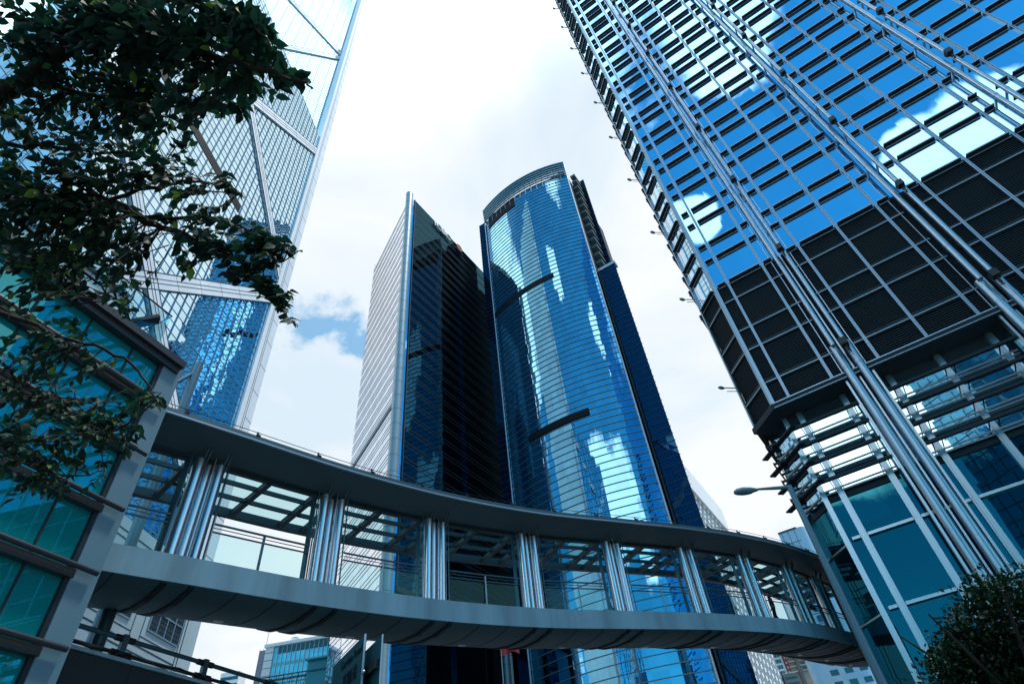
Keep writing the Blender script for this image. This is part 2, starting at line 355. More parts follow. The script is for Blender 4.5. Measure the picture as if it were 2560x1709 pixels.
ZL = ZB + 2 * PIT + SH                                                      # top of the louvred floors
mb = MB(); gquad(mb, A, 0, LFAC, ZL, TOP); mb.build('glass_wall', G_CK, ck)
mb = MB(); gquad(mb, B, 0, 2.12, ZL, TOP); mb.build('chamfer_glass', G_CKW, ck)
mb = MB(); gquad(mb, C2, 0, 42, ZL, TOP)
f2 = Fr(far, 59.7); gquad(mb, f2, 0, 44, ZB, TOP)
q = A(LFAC, -44, 0); mb.quad([(*f2(44, 0, 0)[:2], ZB), (P2.x, P2.y, ZB), (P2.x, P2.y, TOP), (*f2(44, 0, 0)[:2], TOP)], [(0, ZB), (44, ZB), (44, TOP), (0, TOP)])
mb.build('side_glass', G_CK, ck)
mb = MB(); pl = [PCK, far, Vector(f2(44, 0, 0)[:2]), P2, P1]
mb.quad([(p.x, p.y, TOP) for p in pl]); mb.build('roof', FIN, ck)
# louvred plant floors
mb = MB(); gl_ = MB(); lv = MB()
for F_, u1 in ((A, LFAC), (B, 2.12), (C2, 42)):
    mb.box(F_, 0.0 if F_ is not C2 else 20, u1, -.35, -.12, ZB, ZL)
    if F_ is C2: continue
    z = ZB + .1
    while z < ZL - .05:
        lv.hexa([F_(0, -.02, z), F_(u1, -.02, z), F_(u1, -.14, z + .07), F_(0, -.14, z + .07), F_(0, -.02, z + .022), F_(u1, -.02, z + .022), F_(u1, -.14, z + .092), F_(0, -.14, z + .092)])
        z += .135
mb.build('louvre_backing', LOUV, ck); tag(lv.build('louvre_blades', LOUVL, ck))
# slim vertical mullions, in pairs, and storey lines
mu = MB()
rows = []; k = 0
while ZB + k * PIT < 118: rows += [ZB + k * PIT, ZB + k * PIT + SH]; k += 1
for u in US:
    for du in (-.05, .05): mu.box(A, u + du - .026, u + du + .026, 0, .12, ZB, TOP)
    mu.box(A, u - .02, u + .02, 0, .09, ZB, TOP)
mu.box(A, -.07, .13, -.02, .2, ZB, TOP); mu.box(B, 2.0, 2.12, 0, .12, ZB, TOP); mu.box(B, 0, .12, 0, .14, ZB, TOP)
mu.build('mullion', MULL, ck)
fn = MB(); ln = MB()
gaps = [0.1] + US
PIPES = (4.36, 11.48, 18.72)
for z in rows:
    louv = z < ZL - .01
    for a, b in zip(gaps, gaps[1:]):
        segs = [(a + .14, b - .14)]
        for pp in PIPES:
            if a < pp < b: segs = [(a + .14, pp - .5), (pp + .5, b - .14)]
        for s0, s1 in segs:
            if louv:
                fn.box(A, s0 - .08, s1 + .08, -.1, .05, z - .1, z + .2); ln.box(A, s0 - .08, s1 + .08, .05, .11, z - .05, z)
            else:
                fn.box(A, s0, s1, .04, .27, z - .02, z + .03); fn.box(A, s0, s1, -.02, .05, z - .16, z + .07)
                ln.box(A, s0, s1, .27, .295, z - .035, z + .04); ln.box(A, s0, s1, .05, .085, z - .23, z - .185)
    if louv:
        fn.box(B, .08, 2.0, -.1, .05, z - .1, z + .2); ln.box(B, .08, 2.0, .05, .1, z - .05, z)
    else:
        fn.box(B, .16, 1.96, .04, .26, z - .02, z + .03); ln.box(B, .16, 1.96, .26, .285, z - .035, z + .04); fn.box(B, .16, 1.96, -.02, .05, z - .14, z + .07)
        ln.box(B, .16, 1.96, .06, .09, z - .24, z - .2)
    for c in range(5):                                                      # short fins on the hidden side face, seen edge on
        u0 = 41.9 - c * 2.4
        if louv: fn.box(C2, u0 - 2.1, u0, -.1, .12, z - .05, z + .2)
        else:
            fn.box(C2, u0 - 2.1, u0, .04, .3, z - .02, z + .03); ln.box(C2, u0 - .04, u0, .26, .3, z - .5, z)
fn.build('sunshade_fin', FIN, ck); ln.build('fin_trim', ALU, ck)
# paired pipes running up the facade
def pipe(u, v, r, z0, z1, step, name='steel_pipe'):
    c = MB(); c.tube([A(u, v, z0), A(u, v, z1)], r, 14); z = ZB + .2
    while z < z1:
        if z > z0: c.tube([A(u, v, z - .12), A(u, v, z + .12)], r * 1.07, 14); c.tube([A(u, v, z - .03), A(u, v, z + .03)], r * 1.13, 14); c.box(A, u - .05, u + .05, 0, v, z - .06, z + .06)
        z += step
    c.build(name, MAST, ck)
for pp in PIPES:
    for s in (-1, 1):
        pipe(pp + s * .29, .62, .135, ZB + SH, TOP, PIT)
        pipe(pp + s * .33, .35, .21, -EYE, ZB + SH + .1, PIT)
    m = MB()
    for s in (-1, 1): m.box(A, pp + s * .66 - .05, pp + s * .66 + .05, -.3, .16, -EYE, ZB); m.box(A, pp + s * .60 - .02, pp + s * .60 + .02, 0, .08, ZB, 110)
    m.box(A, pp - .04, pp + .04, .02, .12, -EYE, ZB + 90)
    m.build('pipe_rail', STEELB, ck)
    k = 0
    for zf in range(0, 12):                                                 # floodlights clamped to the right-hand pipe
        z = ZB + zf * PIT * 2 + 1.1
        if z > 106: break
        m = MB(); m.box(A, pp + .02, pp + .36, .72, 1.12, z, z + .42); m.tube([A(pp + .19, .9, z - .35), A(pp + .19, .9, z)], .05, 8)
        m.tube([A(pp + .19, .62, z - .3), A(pp + .19, 1.0, z - .55)], .035, 6); m.box(A, pp - .02, pp + .4, .7, .74, z + .1, z + .34)
        m.build('floodlight', BLACK, ck)
for zf in range(0, 11):                                                     # lamps on arms at the far edge of the chamfer
    z = ZB + 3.2 + zf * PIT * 1.97
    m = MB(); r_ = Matrix.Rotation(R_(HC), 3, 'Z')
    c = Vector(B(-.15, .95, z)); m.tube([B(.0, .1, z - .1), c], .035, 6); m.ball(c, .2, 12, 8, (.62, 1.25, .42), Matrix.Rotation(R_(-60), 3, 'Z')); m.tube([B(.0, .1, z - .35), B(-.1, .7, z - .3)], .025, 6)
    m.build('edge_lamp', ALU, ck)
# ledge, then the set-back lobby
SB = -1.15
LA = Fr(A(0, SB, 0)[:2], -30.3); p1l = Vector(B(0, SB, 0)[:2])
m = MB()
pl = [A(LFAC, .3, 0), A(-.12, .3, 0), B(0, .3, 0), B(0, -2.2, 0), A(LFAC, -2.2, 0)]
m.prism([p[:2] for p in pl], ZB - .35, ZB); m.build('soffit_ledge', FIN, ck)
m = MB(); m.box(A, 0, LFAC, .3, .34, ZB - .05, ZB + .02); m.box(A, 0, LFAC, .3, .33, ZB - .3, ZB - .26); m.build('ledge_trim', ALU, ck)
UL = [u if abs(u) > 0 else 0 for u in US]
ZT = [-EYE, 2.0, 5.1, 8.25, 11.4, 14.55]
m = MB(); gquad(m, A, .05, LFAC, -EYE, 13.85, SB); m.build('lobby_glass', G_LOB, ck)
m = MB(); gquad(m, A, .05, LFAC, 13.85, ZB - .34, SB); m.build('band_glass', G_BAND, ck)
LB_ = Fr(Vector(B(0, SB, 0)[:2]), HC - 90)
m = MB(); gquad(m, B, -.6, 1.62, -EYE, 13.85, SB); m.build('lobby_glass', G_LOB, ck)
m = MB(); gquad(m, B, -.6, 1.62, 13.85, ZB - .34, SB); m.build('band_glass', G_BAND, ck)
m = MB(); gquad(m, C2, 0, 41.4, -EYE, ZB - .34, SB); m.build('lobby_glass', G_LOB, ck)
m = MB()
for u in UL:
    for du, w, v in ((-.11, .035, .20), (.0, .07, .24), (.11, .035, .20)): m.box(A, u + du - w, u + du + w, SB, SB + v, -EYE, ZB - .35)
m.box(A, -.02, .22, SB - .05, SB + .24, -EYE, ZB - .35); m.box(B, -.62, -.5, SB, SB + .2, -EYE, ZB - .35)
m.build('lobby_mullion', STEELB, ck)
m = MB()
for z in ZT[1:5]:
    m = MB()
    for a, b in zip([0.2] + UL, UL): m.box(A, a + .17, b - .17, SB, SB + .16, z - .045, z + .045); m.box(A, a + .17, b - .17, SB, SB + .12, z + .06, z + .1)
    m.box(B, -.5, 1.6, SB, SB + .12, z - .04, z + .04); m.build('lobby_transom', STEELB, ck)
m = MB(); t_ = MB()
ext = [0.0] + [p for pp in PIPES for p in (pp - .72, pp + .72)] + [LFAC]
for i in range(4):
    z = 13.78 + i * 1.07
    for a, b in zip(ext[0::2], ext[1::2]):
        m.box(A, a, b, SB + .72, SB + 1.0, z + .28, z + .34); m.box(A, a, b, SB + .97, SB + 1.03, z + .22, z + .36)
        t_.tube([A(a + .05, SB + .2, z + .1), A(b - .05, SB + .2, z + .1)], .05, 8); t_.tube([A(a + .05, SB + .15, z - .06), A(b - .05, SB + .15, z - .06)], .04, 6)
        m.box(A, a + .1, b - .1, SB + .01, SB + .06, z - .42, z - .16)  # dark strip on the pane: the fin's shadow and reflection built as a bar
    m.hexa([B(-.75, SB + .72, z + .28), B(2.40, SB + .72, z + .28), B(2.48, SB + 1.05, z + .28), B(-.75, SB + 1.05, z + .28), B(-.75, SB + .72, z + .36), B(2.40, SB + .72, z + .36), B(2.48, SB + 1.05, z + .36), B(-.75, SB + 1.05, z + .36)])
    t_.tube([B(-.4, SB + .2, z + .1), B(1.7, SB + .2, z + .1)], .075, 8); m.box(B, -.4, 1.6, SB + .01, SB + .06, z - .42, z - .16)  # the dark box repeats that shadow and reflection strip on the chamfer panes
    m.box(C2, 30, 42.6, SB + 1.0, SB + 1.06, z + .2, z + .38); m.box(C2, 30, 42.6, SB + .55, SB + .6, z + .28, z + .36)      # ladder-like shelf on the side face
    for c in range(9):
        u0 = 42.55 - c * 1.4; m.box(C2, u0 - .05, u0 + .02, SB + .1, SB + 1.0, z + .25, z + .36)
        if c % 2 == 0: m.box(C2, u0 - 1.0, u0, SB + .45, SB + .78, z + .3, z + .34)
for u in UL:
    for i in range(4):
        z = 13.78 + i * 1.07
        for du in (-.2, .2): m.box(A, u + du - .02, u + du + .02, SB + .1, SB + .95, z + .2, z + .26)
m.build('lobby_sunshade_and_reflection', FIN, ck); t_.build('lobby_sunshade_tube', STEELB, ck)

# ================================================================== LEFT TOWER: faceted glass with pale cross braces
PB = az_pt(-30.8, 78.0)
T = Fr(PB, 86.5)                                                            # visible face, u from -52 (near) to 0 (far corner)
w_ = -T.n; WB = 52.0
corner = [Vector(T(0, 0, 0)[:2]), Vector(T(-WB, 0, 0)[:2]), Vector(T(-WB, -WB, 0)[:2]), Vector(T(0, -WB, 0)[:2])]
ctr = Vector(T(-WB / 2, -WB / 2, 0)[:2])
boc = thing('bank_tower', 'pale prismatic skyscraper with white diagonal cross braces behind the leafy tree on the left', 'tower', (ctr.x, ctr.y, 0))
ZS, ZM, ZN = 33.0, 140.0, 300.0
m = MB(); gquad(m, T, -WB, 0, ZS, ZM); m.build('glass_face', G_BOC, boc)
ap = Vector((ctr.x, ctr.y, ZM + 28))
m = MB()
m.quad([(*corner[0], ZM), (*corner[1], ZM), tuple(ap)], [(0, 0), (52, 0), (26, 30)]); m.build('sloping_roof', G_CYAN, boc)
DG = Fr(ctr, math.degrees(math.atan2(PB.y - ctr.y, PB.x - ctr.x)))          # inner diagonal face: centre to the far corner
dl = (PB - ctr).length
m = MB(); gquad(m, DG, 0, dl, ZM, ZN); m.build('upper_glass_face', G_CYAN, boc)
m = MB()                                                                    # the other sides
f_ = Fr(corner[0], 176.5); m.quad([f_(0, 0, ZS), f_(0, 0, ZN), f_(WB, 0, ZN), f_(WB, 0, ZS)], [(0, ZS), (0, ZN), (WB, ZN), (WB, ZS)])
f_ = Fr(corner[1], 176.5); m.quad([f_(0, 0, ZS), f_(WB, 0, ZS), f_(WB, 0, ZM + 60), f_(0, 0, ZM)], [(0, ZS), (WB, ZS), (WB, ZM), (0, ZM)])
f_ = Fr(corner[3], 266.5); m.quad([f_(0, 0, ZS), f_(WB, 0, ZS), f_(WB, 0, ZN - 50), f_(0, 0, ZN)], [(0, ZS), (WB, ZS), (WB, ZN), (0, ZN)])
m.build('side_face', G_BOC, boc)
m = MB(); m.prism([tuple(c) for c in corner], ZS - 1, ZS - .2); m.build('podium_roof', STONE, boc)
g_ = MB(); pos = -WB + 1.4
us = []
u = -3.2
while u > -WB + 1: us.append(u); u -= 1.4
for u in us:
    for du in (-.085, .085): g_.box(T, u + du - .024, u + du + .024, 0, .06, ZS, ZM)
z = ZS + .4
while z < ZM:
    g_.box(T, -WB, -3.2, 0, .045, z - .042, z + .042); z += 1.45
g_.build('mullion_grid', BLUEALU, boc)
g_ = MB(); u = 1.2
while u < dl - 3:
    g_.box(DG, u - .07, u + .07, 0, .06, ZM - 2, ZN); u += 2.8
z = ZM + .6
while z < 250: g_.box(DG, 0, dl - 3, 0, .04, z - .07, z + .07); z += 1.45
g_.build('upper_mullion_grid', BLUEALU, boc)
def brace(fr, u0, z0, u1, z1, w, v=.35, name='cross_brace'):
    m = MB(); j = MB(); a = Vector(fr(u0, 0, z0)); b = Vector(fr(u1, 0, z1)); t = (b - a).normalized(); n3 = Vector((fr.n.x, fr.n.y, 0)); x = t.cross(n3).normalized()
    def slab(mm, o0, o1, v0, v1):
        mm.hexa([a + x * o0 + n3 * v0, b + x * o0 + n3 * v0, b + x * o0 + n3 * v1, a + x * o0 + n3 * v1, a + x * o1 + n3 * v0, b + x * o1 + n3 * v0, b + x * o1 + n3 * v1, a + x * o1 + n3 * v1])
    slab(m, -w / 2, w / 2, -.1, v)
    for o in (-w * .13, w * .13): slab(j, o - .045, o + .045, v, v + .02)
    for o in (-w / 2, w / 2): slab(j, o - .06, o + .06, v - .08, v + .025)
    L_ = (b - a).length; k = 4.0
    while k < L_ - 2:                                                       # panel joints across
        p = a + t * k; jj = .025
        j.hexa([p - t * jj + x * (-w / 2) + n3 * v, p + t * jj + x * (-w / 2) + n3 * v, p + t * jj + x * (-w / 2) + n3 * (v + .012), p - t * jj + x * (-w / 2) + n3 * (v + .012), p - t * jj + x * w / 2 + n3 * v, p + t * jj + x * w / 2 + n3 * v, p + t * jj + x * w / 2 + n3 * (v + .012), p - t * jj + x * w / 2 + n3 * (v + .012)])
        k += 5.2
    o = m.build(name, BRACE, boc); j.build('joint_line', JOINT, o)
for z0 in (31.8, 83.8):
    brace(T, -WB + 1, z0 + 1, -1.2, z0 + 50.8, 2.1, .3)
    brace(T, -WB + 1, z0 + 51, -1.2, z0 + 1.2, 2.1, .31)
zc = PB.length / 1 * 0
e_ = DG.hit(864, 150)[1]
brace(DG, dl - 1, e_, 0, e_ + 30, 2.0, .3); brace(DG, dl - 1, e_, 0, e_ - 36, 2.0, .31); brace(DG, dl - 1, e_ + 64, 0, e_ + 30, 2.0, .32)
m = MB(); m.box(T, -3.25, .05, -1.0, .4, ZS - 1.5, ZN); m.build('corner_column', BRACE, boc)
m = MB()
for u in (-2.15, -1.75): m.box(T, u - .045, u + .045, .4, .42, ZS, ZN)
z = ZS + 2
while z < 250: m.box(T, -1.72, .05, .4, .415, z - .03, z + .03); z += 5.2
m.build('column_joint', JOINT, boc)
m = MB(); m.box(T, -43, -17.5, -.2, .06, 85.1, 87.0)
m.build('louvre_band', LOUV, boc)
m = MB()
u = -43
while u < -17.6: m.box(T, u - .05, u + .05, .06, .11, 85.1, 87.0); u += .35
m.build('louvre_band_slats', FIN, boc)
# stone base with grilled windows and incised lines
m = MB(); m.prism([T(0.4, .75, 0)[:2], T(-WB - .4, .75, 0)[:2], T(-WB - .4, -WB, 0)[:2], T(.4, -WB, 0)[:2]], -EYE, ZS - .6); base = m.build('stone_base', STONE, boc)
j = MB()
def line(mm, u0, z0, u1, z1, w=.16, v=.75): mm.bar(Vector(T(u0, v, z0)), Vector(T(u1, v, z1)), w, .05) if abs(u0 - u1) > .01 else mm.box(T, u0 - w / 2, u0 + w / 2, v - .03, v + .025, z0, z1)
def hline(mm, u0, u1, z, w=.14): mm.box(T, u0, u1, .72, .775, z - w / 2, z + w / 2)
for z in (31.2, 30.5, 22.6, 21.9): hline(j, -WB, -2.4, z)
for u in (-2.5, -2.0): j.box(T, u - .07, u + .07, .72, .775, 4, ZS - .6)
WN = []
u = -8.1
while u > -WB + 6: WN.append(u); u -= 8.3
for u in WN:
    for o in (.75,): j.box(T, u - o - .05, u - o + .05, .72, .775, 22.6, 28.9); j.box(T, u + 5.35 + o - .05, u + 5.35 + o + .05, .72, .775, 22.6, 28.9); hline(j, u - o, u + 5.35 + o, 28.9, .1); hline(j, u - o, u + 5.35 + o, 23.5, .1)
j.build('incised_line', JOINT, base)
for u in WN:
    m = MB(); m.box(T, u, u + 5.3, .5, .79, 24.3, 28.1); wn_ = m.build('window', JOINT, boc)
    m = MB()
    for k in range(5): m.box(T, u + k * 1.325 - .07, u + k * 1.325 + .07, .78, .9, 24.3, 28.1)
    for z in (24.3, 26.2, 28.1): m.box(T, u - .07, u + 5.37, .78, .89, z - .07, z + .07)
    m.build('window_frame', ALU, wn_)
    m = MB()
    for k in range(13): m.box(T, u + k * .442 - .035, u + k * .442 + .035, .78, .84, 24.3, 28.1)
    for k in range(9): m.box(T, u, u + 5.3, .78, .83, 24.3 + k * .475 - .035, 24.3 + k * .475 + .035)
    m.build('window_grille', LOUVL, wn_)

# ================================================================== CENTRE LEFT: sharp prow tower
PT = az_pt(-15.05, 112.0)
TL = Fr(PT + Vector((-.566, .824)) * 34, -55.5); TRF = Fr(PT, 61.0)
tri = thing('prow_tower', 'dark triangular office tower with sharp prow and pale finned left flank, mid photo', 'tower', (PT.x, PT.y + 25, 0))
HT = 184.0
UL0 = 34.0 - 1.6                                                            # left flank, u 0 (far left) to 32.4 (prow)
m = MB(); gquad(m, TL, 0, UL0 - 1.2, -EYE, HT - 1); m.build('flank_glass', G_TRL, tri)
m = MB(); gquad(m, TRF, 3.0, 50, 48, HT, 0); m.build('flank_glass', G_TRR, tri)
m = MB(); gquad(m, TRF, 2.4, 3.0, 48, HT - .4, -1.0)
r0 = TRF(1.9, -1.6, 0); gf = Fr(TRF(1.0, -1.6, 0)[:2], 20); gquad(m, gf, 0, 2.2, -EYE, HT); m.build('prow_glass', G_HOT, tri)
m = MB(); a = TRF(50, 0, 0)[:2]; b = TL(0, 0, 0)[:2]
m.quad([(*a, -EYE), (*b, -EYE), (*b, HT), (*a, HT)], [(0, 0), (40, 0), (40, HT), (0, HT)])
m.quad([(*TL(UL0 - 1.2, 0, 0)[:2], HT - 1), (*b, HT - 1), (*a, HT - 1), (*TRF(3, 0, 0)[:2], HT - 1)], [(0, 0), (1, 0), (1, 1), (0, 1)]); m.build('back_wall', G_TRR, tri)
m = MB(); m.box(TRF, 3.0, 3.2, -2.2, .1, 48, HT + .3); m.box(TL, UL0 - 1.25, UL0 - .75, -1.6, .1, -EYE, HT); m.build('reveal', JOINT, tri)
fl = MB(); fr2 = MB(); z = 80.65 - 4.25 * 18; n = 0
while z < HT - 1.5:
    for dz in (0, 1.07, 2.15):
        if 40 < z + dz: 
            fl.box(TL, -.5, UL0 - 1.3, 0, .06, z + dz - .05, z + dz + .05)
    for dz in (0, 1.07):
        if z > 46: fr2.box(TRF, 3.1, 50, 0, .06, z + dz - .08, z + dz + .08)
    z += 4.25
fl.build('fin_row', DARKS, tri); fr2.build('fin_row', FIN, tri)
m = MB(); m.box(TL, -.3, UL0 - 1.3, -.1, .18, 92.0, 93.3); m.build('recessed_band', RAILM, tri)
pc = PT + Vector((-.05, .55))
m = MB(); m.tube([(pc.x, pc.y, -EYE), (pc.x, pc.y, HT + .6)], 1.2, 32); cyl = m.build('prow_column', plain('column_cladding', (.20, .32, .38), .38, .35), tri)
m = MB(); z = 37.7
while z < HT: m.tube([(pc.x, pc.y, z - .05), (pc.x, pc.y, z + .05)], 1.21, 32, False); z += 4.27
m.build('column_joint', JOINT, cyl)
m = MB(); m.tube([(pc.x, pc.y, HT + .6), (pc.x, pc.y, HT + .7)], 1.23, 32); m.build('column_cap', ALU, cyl)
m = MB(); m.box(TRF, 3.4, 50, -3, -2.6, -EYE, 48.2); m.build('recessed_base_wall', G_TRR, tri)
m = MB(); m.box(TRF, 3.0, 50, -3, .2, 47.2, 48.2); m.build('base_soffit', FIN, tri)
for px0, px1 in ((1257, 1270), (1376, 1392)):
    cx_ = (px0 + px1) / 2 + 4; q = ray(cx_, 1660); u = TRF.u_az(math.degrees(math.atan2(q.x, q.y)), -.3); c = TRF(u, -.3, 0)
    m = MB(); m.tube([(c[0], c[1], -EYE), (c[0], c[1], 47.2)], .95, 24); o = m.build('base_column', MATS['column_cladding'], tri)
    m = MB(); m.tube([(c[0] - .9, c[1] - .9, -EYE), (c[0] - .9, c[1] - .9, 47)], .25, 10); z = 20.0
    while z < 46: m.tube([(c[0], c[1], z - .04), (c[0], c[1], z + .04)], .965, 24, False); z += 4.27
    m.build('column_joint', JOINT, o)
def text_mesh(txt, size, depth):
    cu = bpy.data.curves.new('lettering', 'FONT'); cu.body = txt; cu.size = size; cu.extrude = depth; cu.resolution_u = 2
    o = bpy.data.objects.new('lettering', cu); COL.objects.link(o); dg = bpy.context.evaluated_depsgraph_get(); me = bpy.data.meshes.new_from_object(o.evaluated_get(dg)); bpy.data.objects.remove(o); return me
def text_obj(name, txt, size, depth, mat, parent, origin, right, up):
    me = text_mesh(txt, size, depth); o = bpy.data.objects.new(name, me); COL.objects.link(o); me.materials.clear(); me.materials.append(mat)
    right = Vector(right).normalized(); up = Vector(up).normalized(); nn = right.cross(up); r = parent
    while r.parent: r = r.parent
    p = Vector(origin) + Vector((0, 0, EYE)) - r.location
    mt = Matrix((right, up, nn)).transposed().to_4x4(); mt.translation = p; me.transform(mt); o.parent = parent; return o
sg = tag(thing('roof_sign', 'row of raised white roof letters on the dark flank top of the triangular tower', 'sign', (TRF(12, .6, 0)[0], TRF(12, .6, 0)[1], HT - 2)))
text_obj('lettering', 'ICBC', 4.2, .2, WHITE, sg, TRF(13.0, .55, HT - 3.6), (*TRF.d, 0), (0, 0, 1))
m = MB(); c = Vector(TRF(27.5, .5, HT - 2.1)); m.tube([c, c + Vector((*TRF.n, 0)) * .25], 1.7, 20); m.build('red_emblem', REDP, sg)
m = MB(); m.box(TRF, 11.5, 30, .35, .5, HT - 3.9, HT - 3.7); m.build('sign_rail', JOINT, sg)

# ================================================================== CENTRE RIGHT: curved tower
CA = Vector((-4.42, 130.2)); CB = Vector((27.3, 113.5))
CF = Fr(CA, math.degrees(math.atan2(CB.y - CA.y, CB.x - CA.x)))
CL = (CB - CA).length; SAG = 3.6; CRD = (CL * CL / 4 + SAG * SAG) / (2 * SAG)
def arc(t, v=0.0):                                                          # t 0..1 along the bow front
    th0 = math.asin(CL / 2 / CRD); th = -th0 + 2 * th0 * t
    return CL / 2 + (CRD + v) * math.sin(th), (CRD + v) * math.cos(th) - (CRD - SAG)
def cpt(t, v, z): u, w = arc(t, v); return CF(u, w, z)
cur = thing('curved_tower', 'tall blue glass tower with a bowed front ringed by fine horizontal fins', 'tower', (CF(CL / 2, -15, 0)[0], CF(CL / 2, -15, 0)[1], 0))
HG = 193.0; NS = 48
m = MB()
for i in range(NS):
    a, b = i / NS, (i + 1) / NS; s0, s1 = CL * a, CL * b
    k = len(m.v); m.quad([cpt(a, 0, -EYE), cpt(b, 0, -EYE), cpt(b, 0, HG), cpt(a, 0, HG)], [(s0, 0), (s1, 0), (s1, HG), (s0, HG)])
cw = m.build('bowed_glass', G_CUR, cur)
for p in cw.data.polygons: p.use_smooth = False
m = MB(); back = [CF(CL, -30, 0)[:2], CF(0, -30, 0)[:2]]
m.prism([CF(0.15, -.3, 0)[:2], *[CF(*arc(i / 12, -.5)[:2], 0)[:2] for i in range(1, 12)], CF(CL - .15, -.3, 0)[:2]] + back, -EYE, HG - .3); m.build('core', FIN, cur)
def ring(mb, z0, z1, v0, v1, t0=0.0, t1=1.0, n=NS):
    for i in range(n):
        a = t0 + (t1 - t0) * i / n; b = t0 + (t1 - t0) * (i + 1) / n
        mb.hexa([cpt(a, v0, z0), cpt(b, v0, z0), cpt(b, v1, z0), cpt(a, v1, z0), cpt(a, v0, z1), cpt(b, v0, z1), cpt(b, v1, z1), cpt(a, v1, z1)])
m = MB(); z = 24.3
while z < HG: ring(m, z - .07, z + .07, .0, .15, 0, 1, 32); z += 1.92
m.build('fin_ring', plain('fin_aluminium', (.10, .20, .25), .4, .5), cur)
for z0, t0, t1 in ((140.2, .0, .66), (86.8, .22, .70)): m = MB(); ring(m, z0 - .7, z0 + 1.3, -.02, .3, t0, t1, 20); m.build('plant_louvre', LOUV, cur)
m = MB()
for i in range(6):                                                          # crown of open blades, stepping out
    z = HG + .4 + i * 1.45; ring(m, z - .3, z + .15, .3, .75 + .06 * i, 0.0, 1.0, 24)
for t in [i / 16 for i in range(17)]: p = cpt(t, .25, 0); m.tube([cpt(t, .3, HG - 4), cpt(t, .3, HG + 7.8)], .12, 6)
m.build('crown_blade', plain('crown_metal', (.09, .24, .32), .4, .4), cur)
m = MB(); ring(m, HG - 6.0, HG - .2, -.05, .25, .05, .42, 14); m.build('crown_opening', LOUV, cur)
m = MB(); m.prism([CF(1, -1, 0)[:2], CF(CL - 1, -1, 0)[:2], CF(CL - 1, -12, 0)[:2], CF(1, -12, 0)[:2]], HG - .5, HG + 5.5); m.build('plant_room', DARKS, cur)
m = MB()
for t in (0.0, 1.0): m.tube([cpt(t, .25, -EYE), cpt(t, .25, HG + 7.8 * t)], .22, 8)
m.build('edge_trim', ALU, cur)
# wings
WF = Fr(CF(CL, -9.0, 0)[:2], -28.7); u1 = WF.u_az(16.06); HW1 = 1.5951 * (Vector(WF(u1, 0, 0)[:2]).length)
m = MB(); gquad(m, WF, -2, u1, -EYE, HW1); wg = m.build('wing_glass', G_WING, cur)
fz = MB(); z = 36
while z < HW1: fz.box(WF, -.2, u1 + .12, 0, .12, z - .07, z + .07); z += 1.9
fz.build('wing_fin', JOINT, cur)
m = MB(); m.prism([WF(-2, -.2, 0)[:2], WF(u1, -.2, 0)[:2], WF(u1 - 6, -18, 0)[:2], WF(-2, -18, 0)[:2]], -EYE, HW1); m.build('wing_body', FIN, cur)
m = MB(); k = 0; z = 136.0
W2 = Fr(CF(CL, -2.2, 0)[:2], -28.7); u2 = W2.u_az(16.48); HW2 = 1.1761 * Vector(W2(u2, 0, 0)[:2]).length
plain('balcony_soffit', (.045, .09, .11), .6)
while z < HW1 - 1: m = MB(); m.box(WF, .2, u1 * .60, .0, 5.2, z, z + 1.1); m.build('balcony_slab', MATS['balcony_soffit'], cur); z += 4.0
m = MB(); gquad(m, W2, .1, u2, -EYE, HW2); m.build('wing_glass', G_WING, cur)
fz = MB(); z = 36
while z < HW2 - 1: fz.box(W2, .3, u2 + .25, 0, .12, z - .07, z + .07); z += 1.9
fz.box(W2, .25, .6, 0, .35, -EYE, HW2); fz.build('wing_fin', JOINT, cur)
m = MB(); m.box(W2, 0, u2 + .3, -2, .35, HW2 - .2, HW2 + .9); m.build('parapet', ALU, cur)
m = MB(); m.prism([W2(.05, -.2, 0)[:2], W2(u2, -.2, 0)[:2], W2(u2 - 6, -14, 0)[:2], W2(.05, -14, 0)[:2]], -EYE, HW2 - .3); m.build('wing_body', FIN, cur)
WL = Fr(CF(0, -4.0, 0)[:2], -27.8); u0 = WL.u_az(-3.07); hl = 1.4728 * Vector(WL(u0, 0, 0)[:2]).length
m = MB(); gquad(m, WL, u0, .5, -EYE, hl); m.build('wing_glass', G_WING, cur)
fz = MB(); z = 60
while z < hl: fz.box(WL, u0 - .1, .3, 0, .12, z - .07, z + .07); z += 1.9
fz.build('wing_fin', JOINT, cur)
m = MB(); m.prism([WL(u0, -.2, 0)[:2], WL(1, -.2, 0)[:2], WL(1, -12, 0)[:2], WL(u0, -12, 0)[:2]], -EYE, hl); m.build('wing_body', FIN, cur)

# ================================================================== FOOTBRIDGE
s6 = 600 / 2349
CPX = [(200 + 1000 * s6, 1020 + 1490 * s6), (700 + 430 * s6, 1140 + 1275 * s6), (700 + 1540 * s6, 1140 + 1430 * s6), (1200 + 560 * s6, 1240 + 1120 * s6), (1200 + 1450 * s6, 1240 + 1145 * s6),
       (1200 + 2220 * s6, 1240 + 1165 * s6), (1700 + 860 * s6, 1309 + 935 * s6), (1700 + 1310 * s6, 1309 + 1000 * s6), (1700 + 1600 * s6, 1309 + 1070 * s6)]
ZD = [7.3 + .25 * i for i in range(9)]
PP = [at_z(*CPX[i], ZD[i]) for i in range(9)]
a_, b_ = PP[0], PP[1]
PP = [a_ - (b_ - a_) * 2, a_ - (b_ - a_)] + PP
e_ = PP[-1] - PP[-2]; e2 = Vector((e_.x * 1.0 - .1, e_.y * 1.02, e_.z)); PP += [PP[-1] + e2, PP[-1] + e2 * 2, PP[-1] + e2 * 3]
def cr(p0, p1, p2, p3, t): return .5 * ((2 * p1) + (p2 - p0) * t + (2 * p0 - 5 * p1 + 4 * p2 - p3) * t * t + (3 * p1 - p0 - 3 * p2 + p3) * t ** 3)
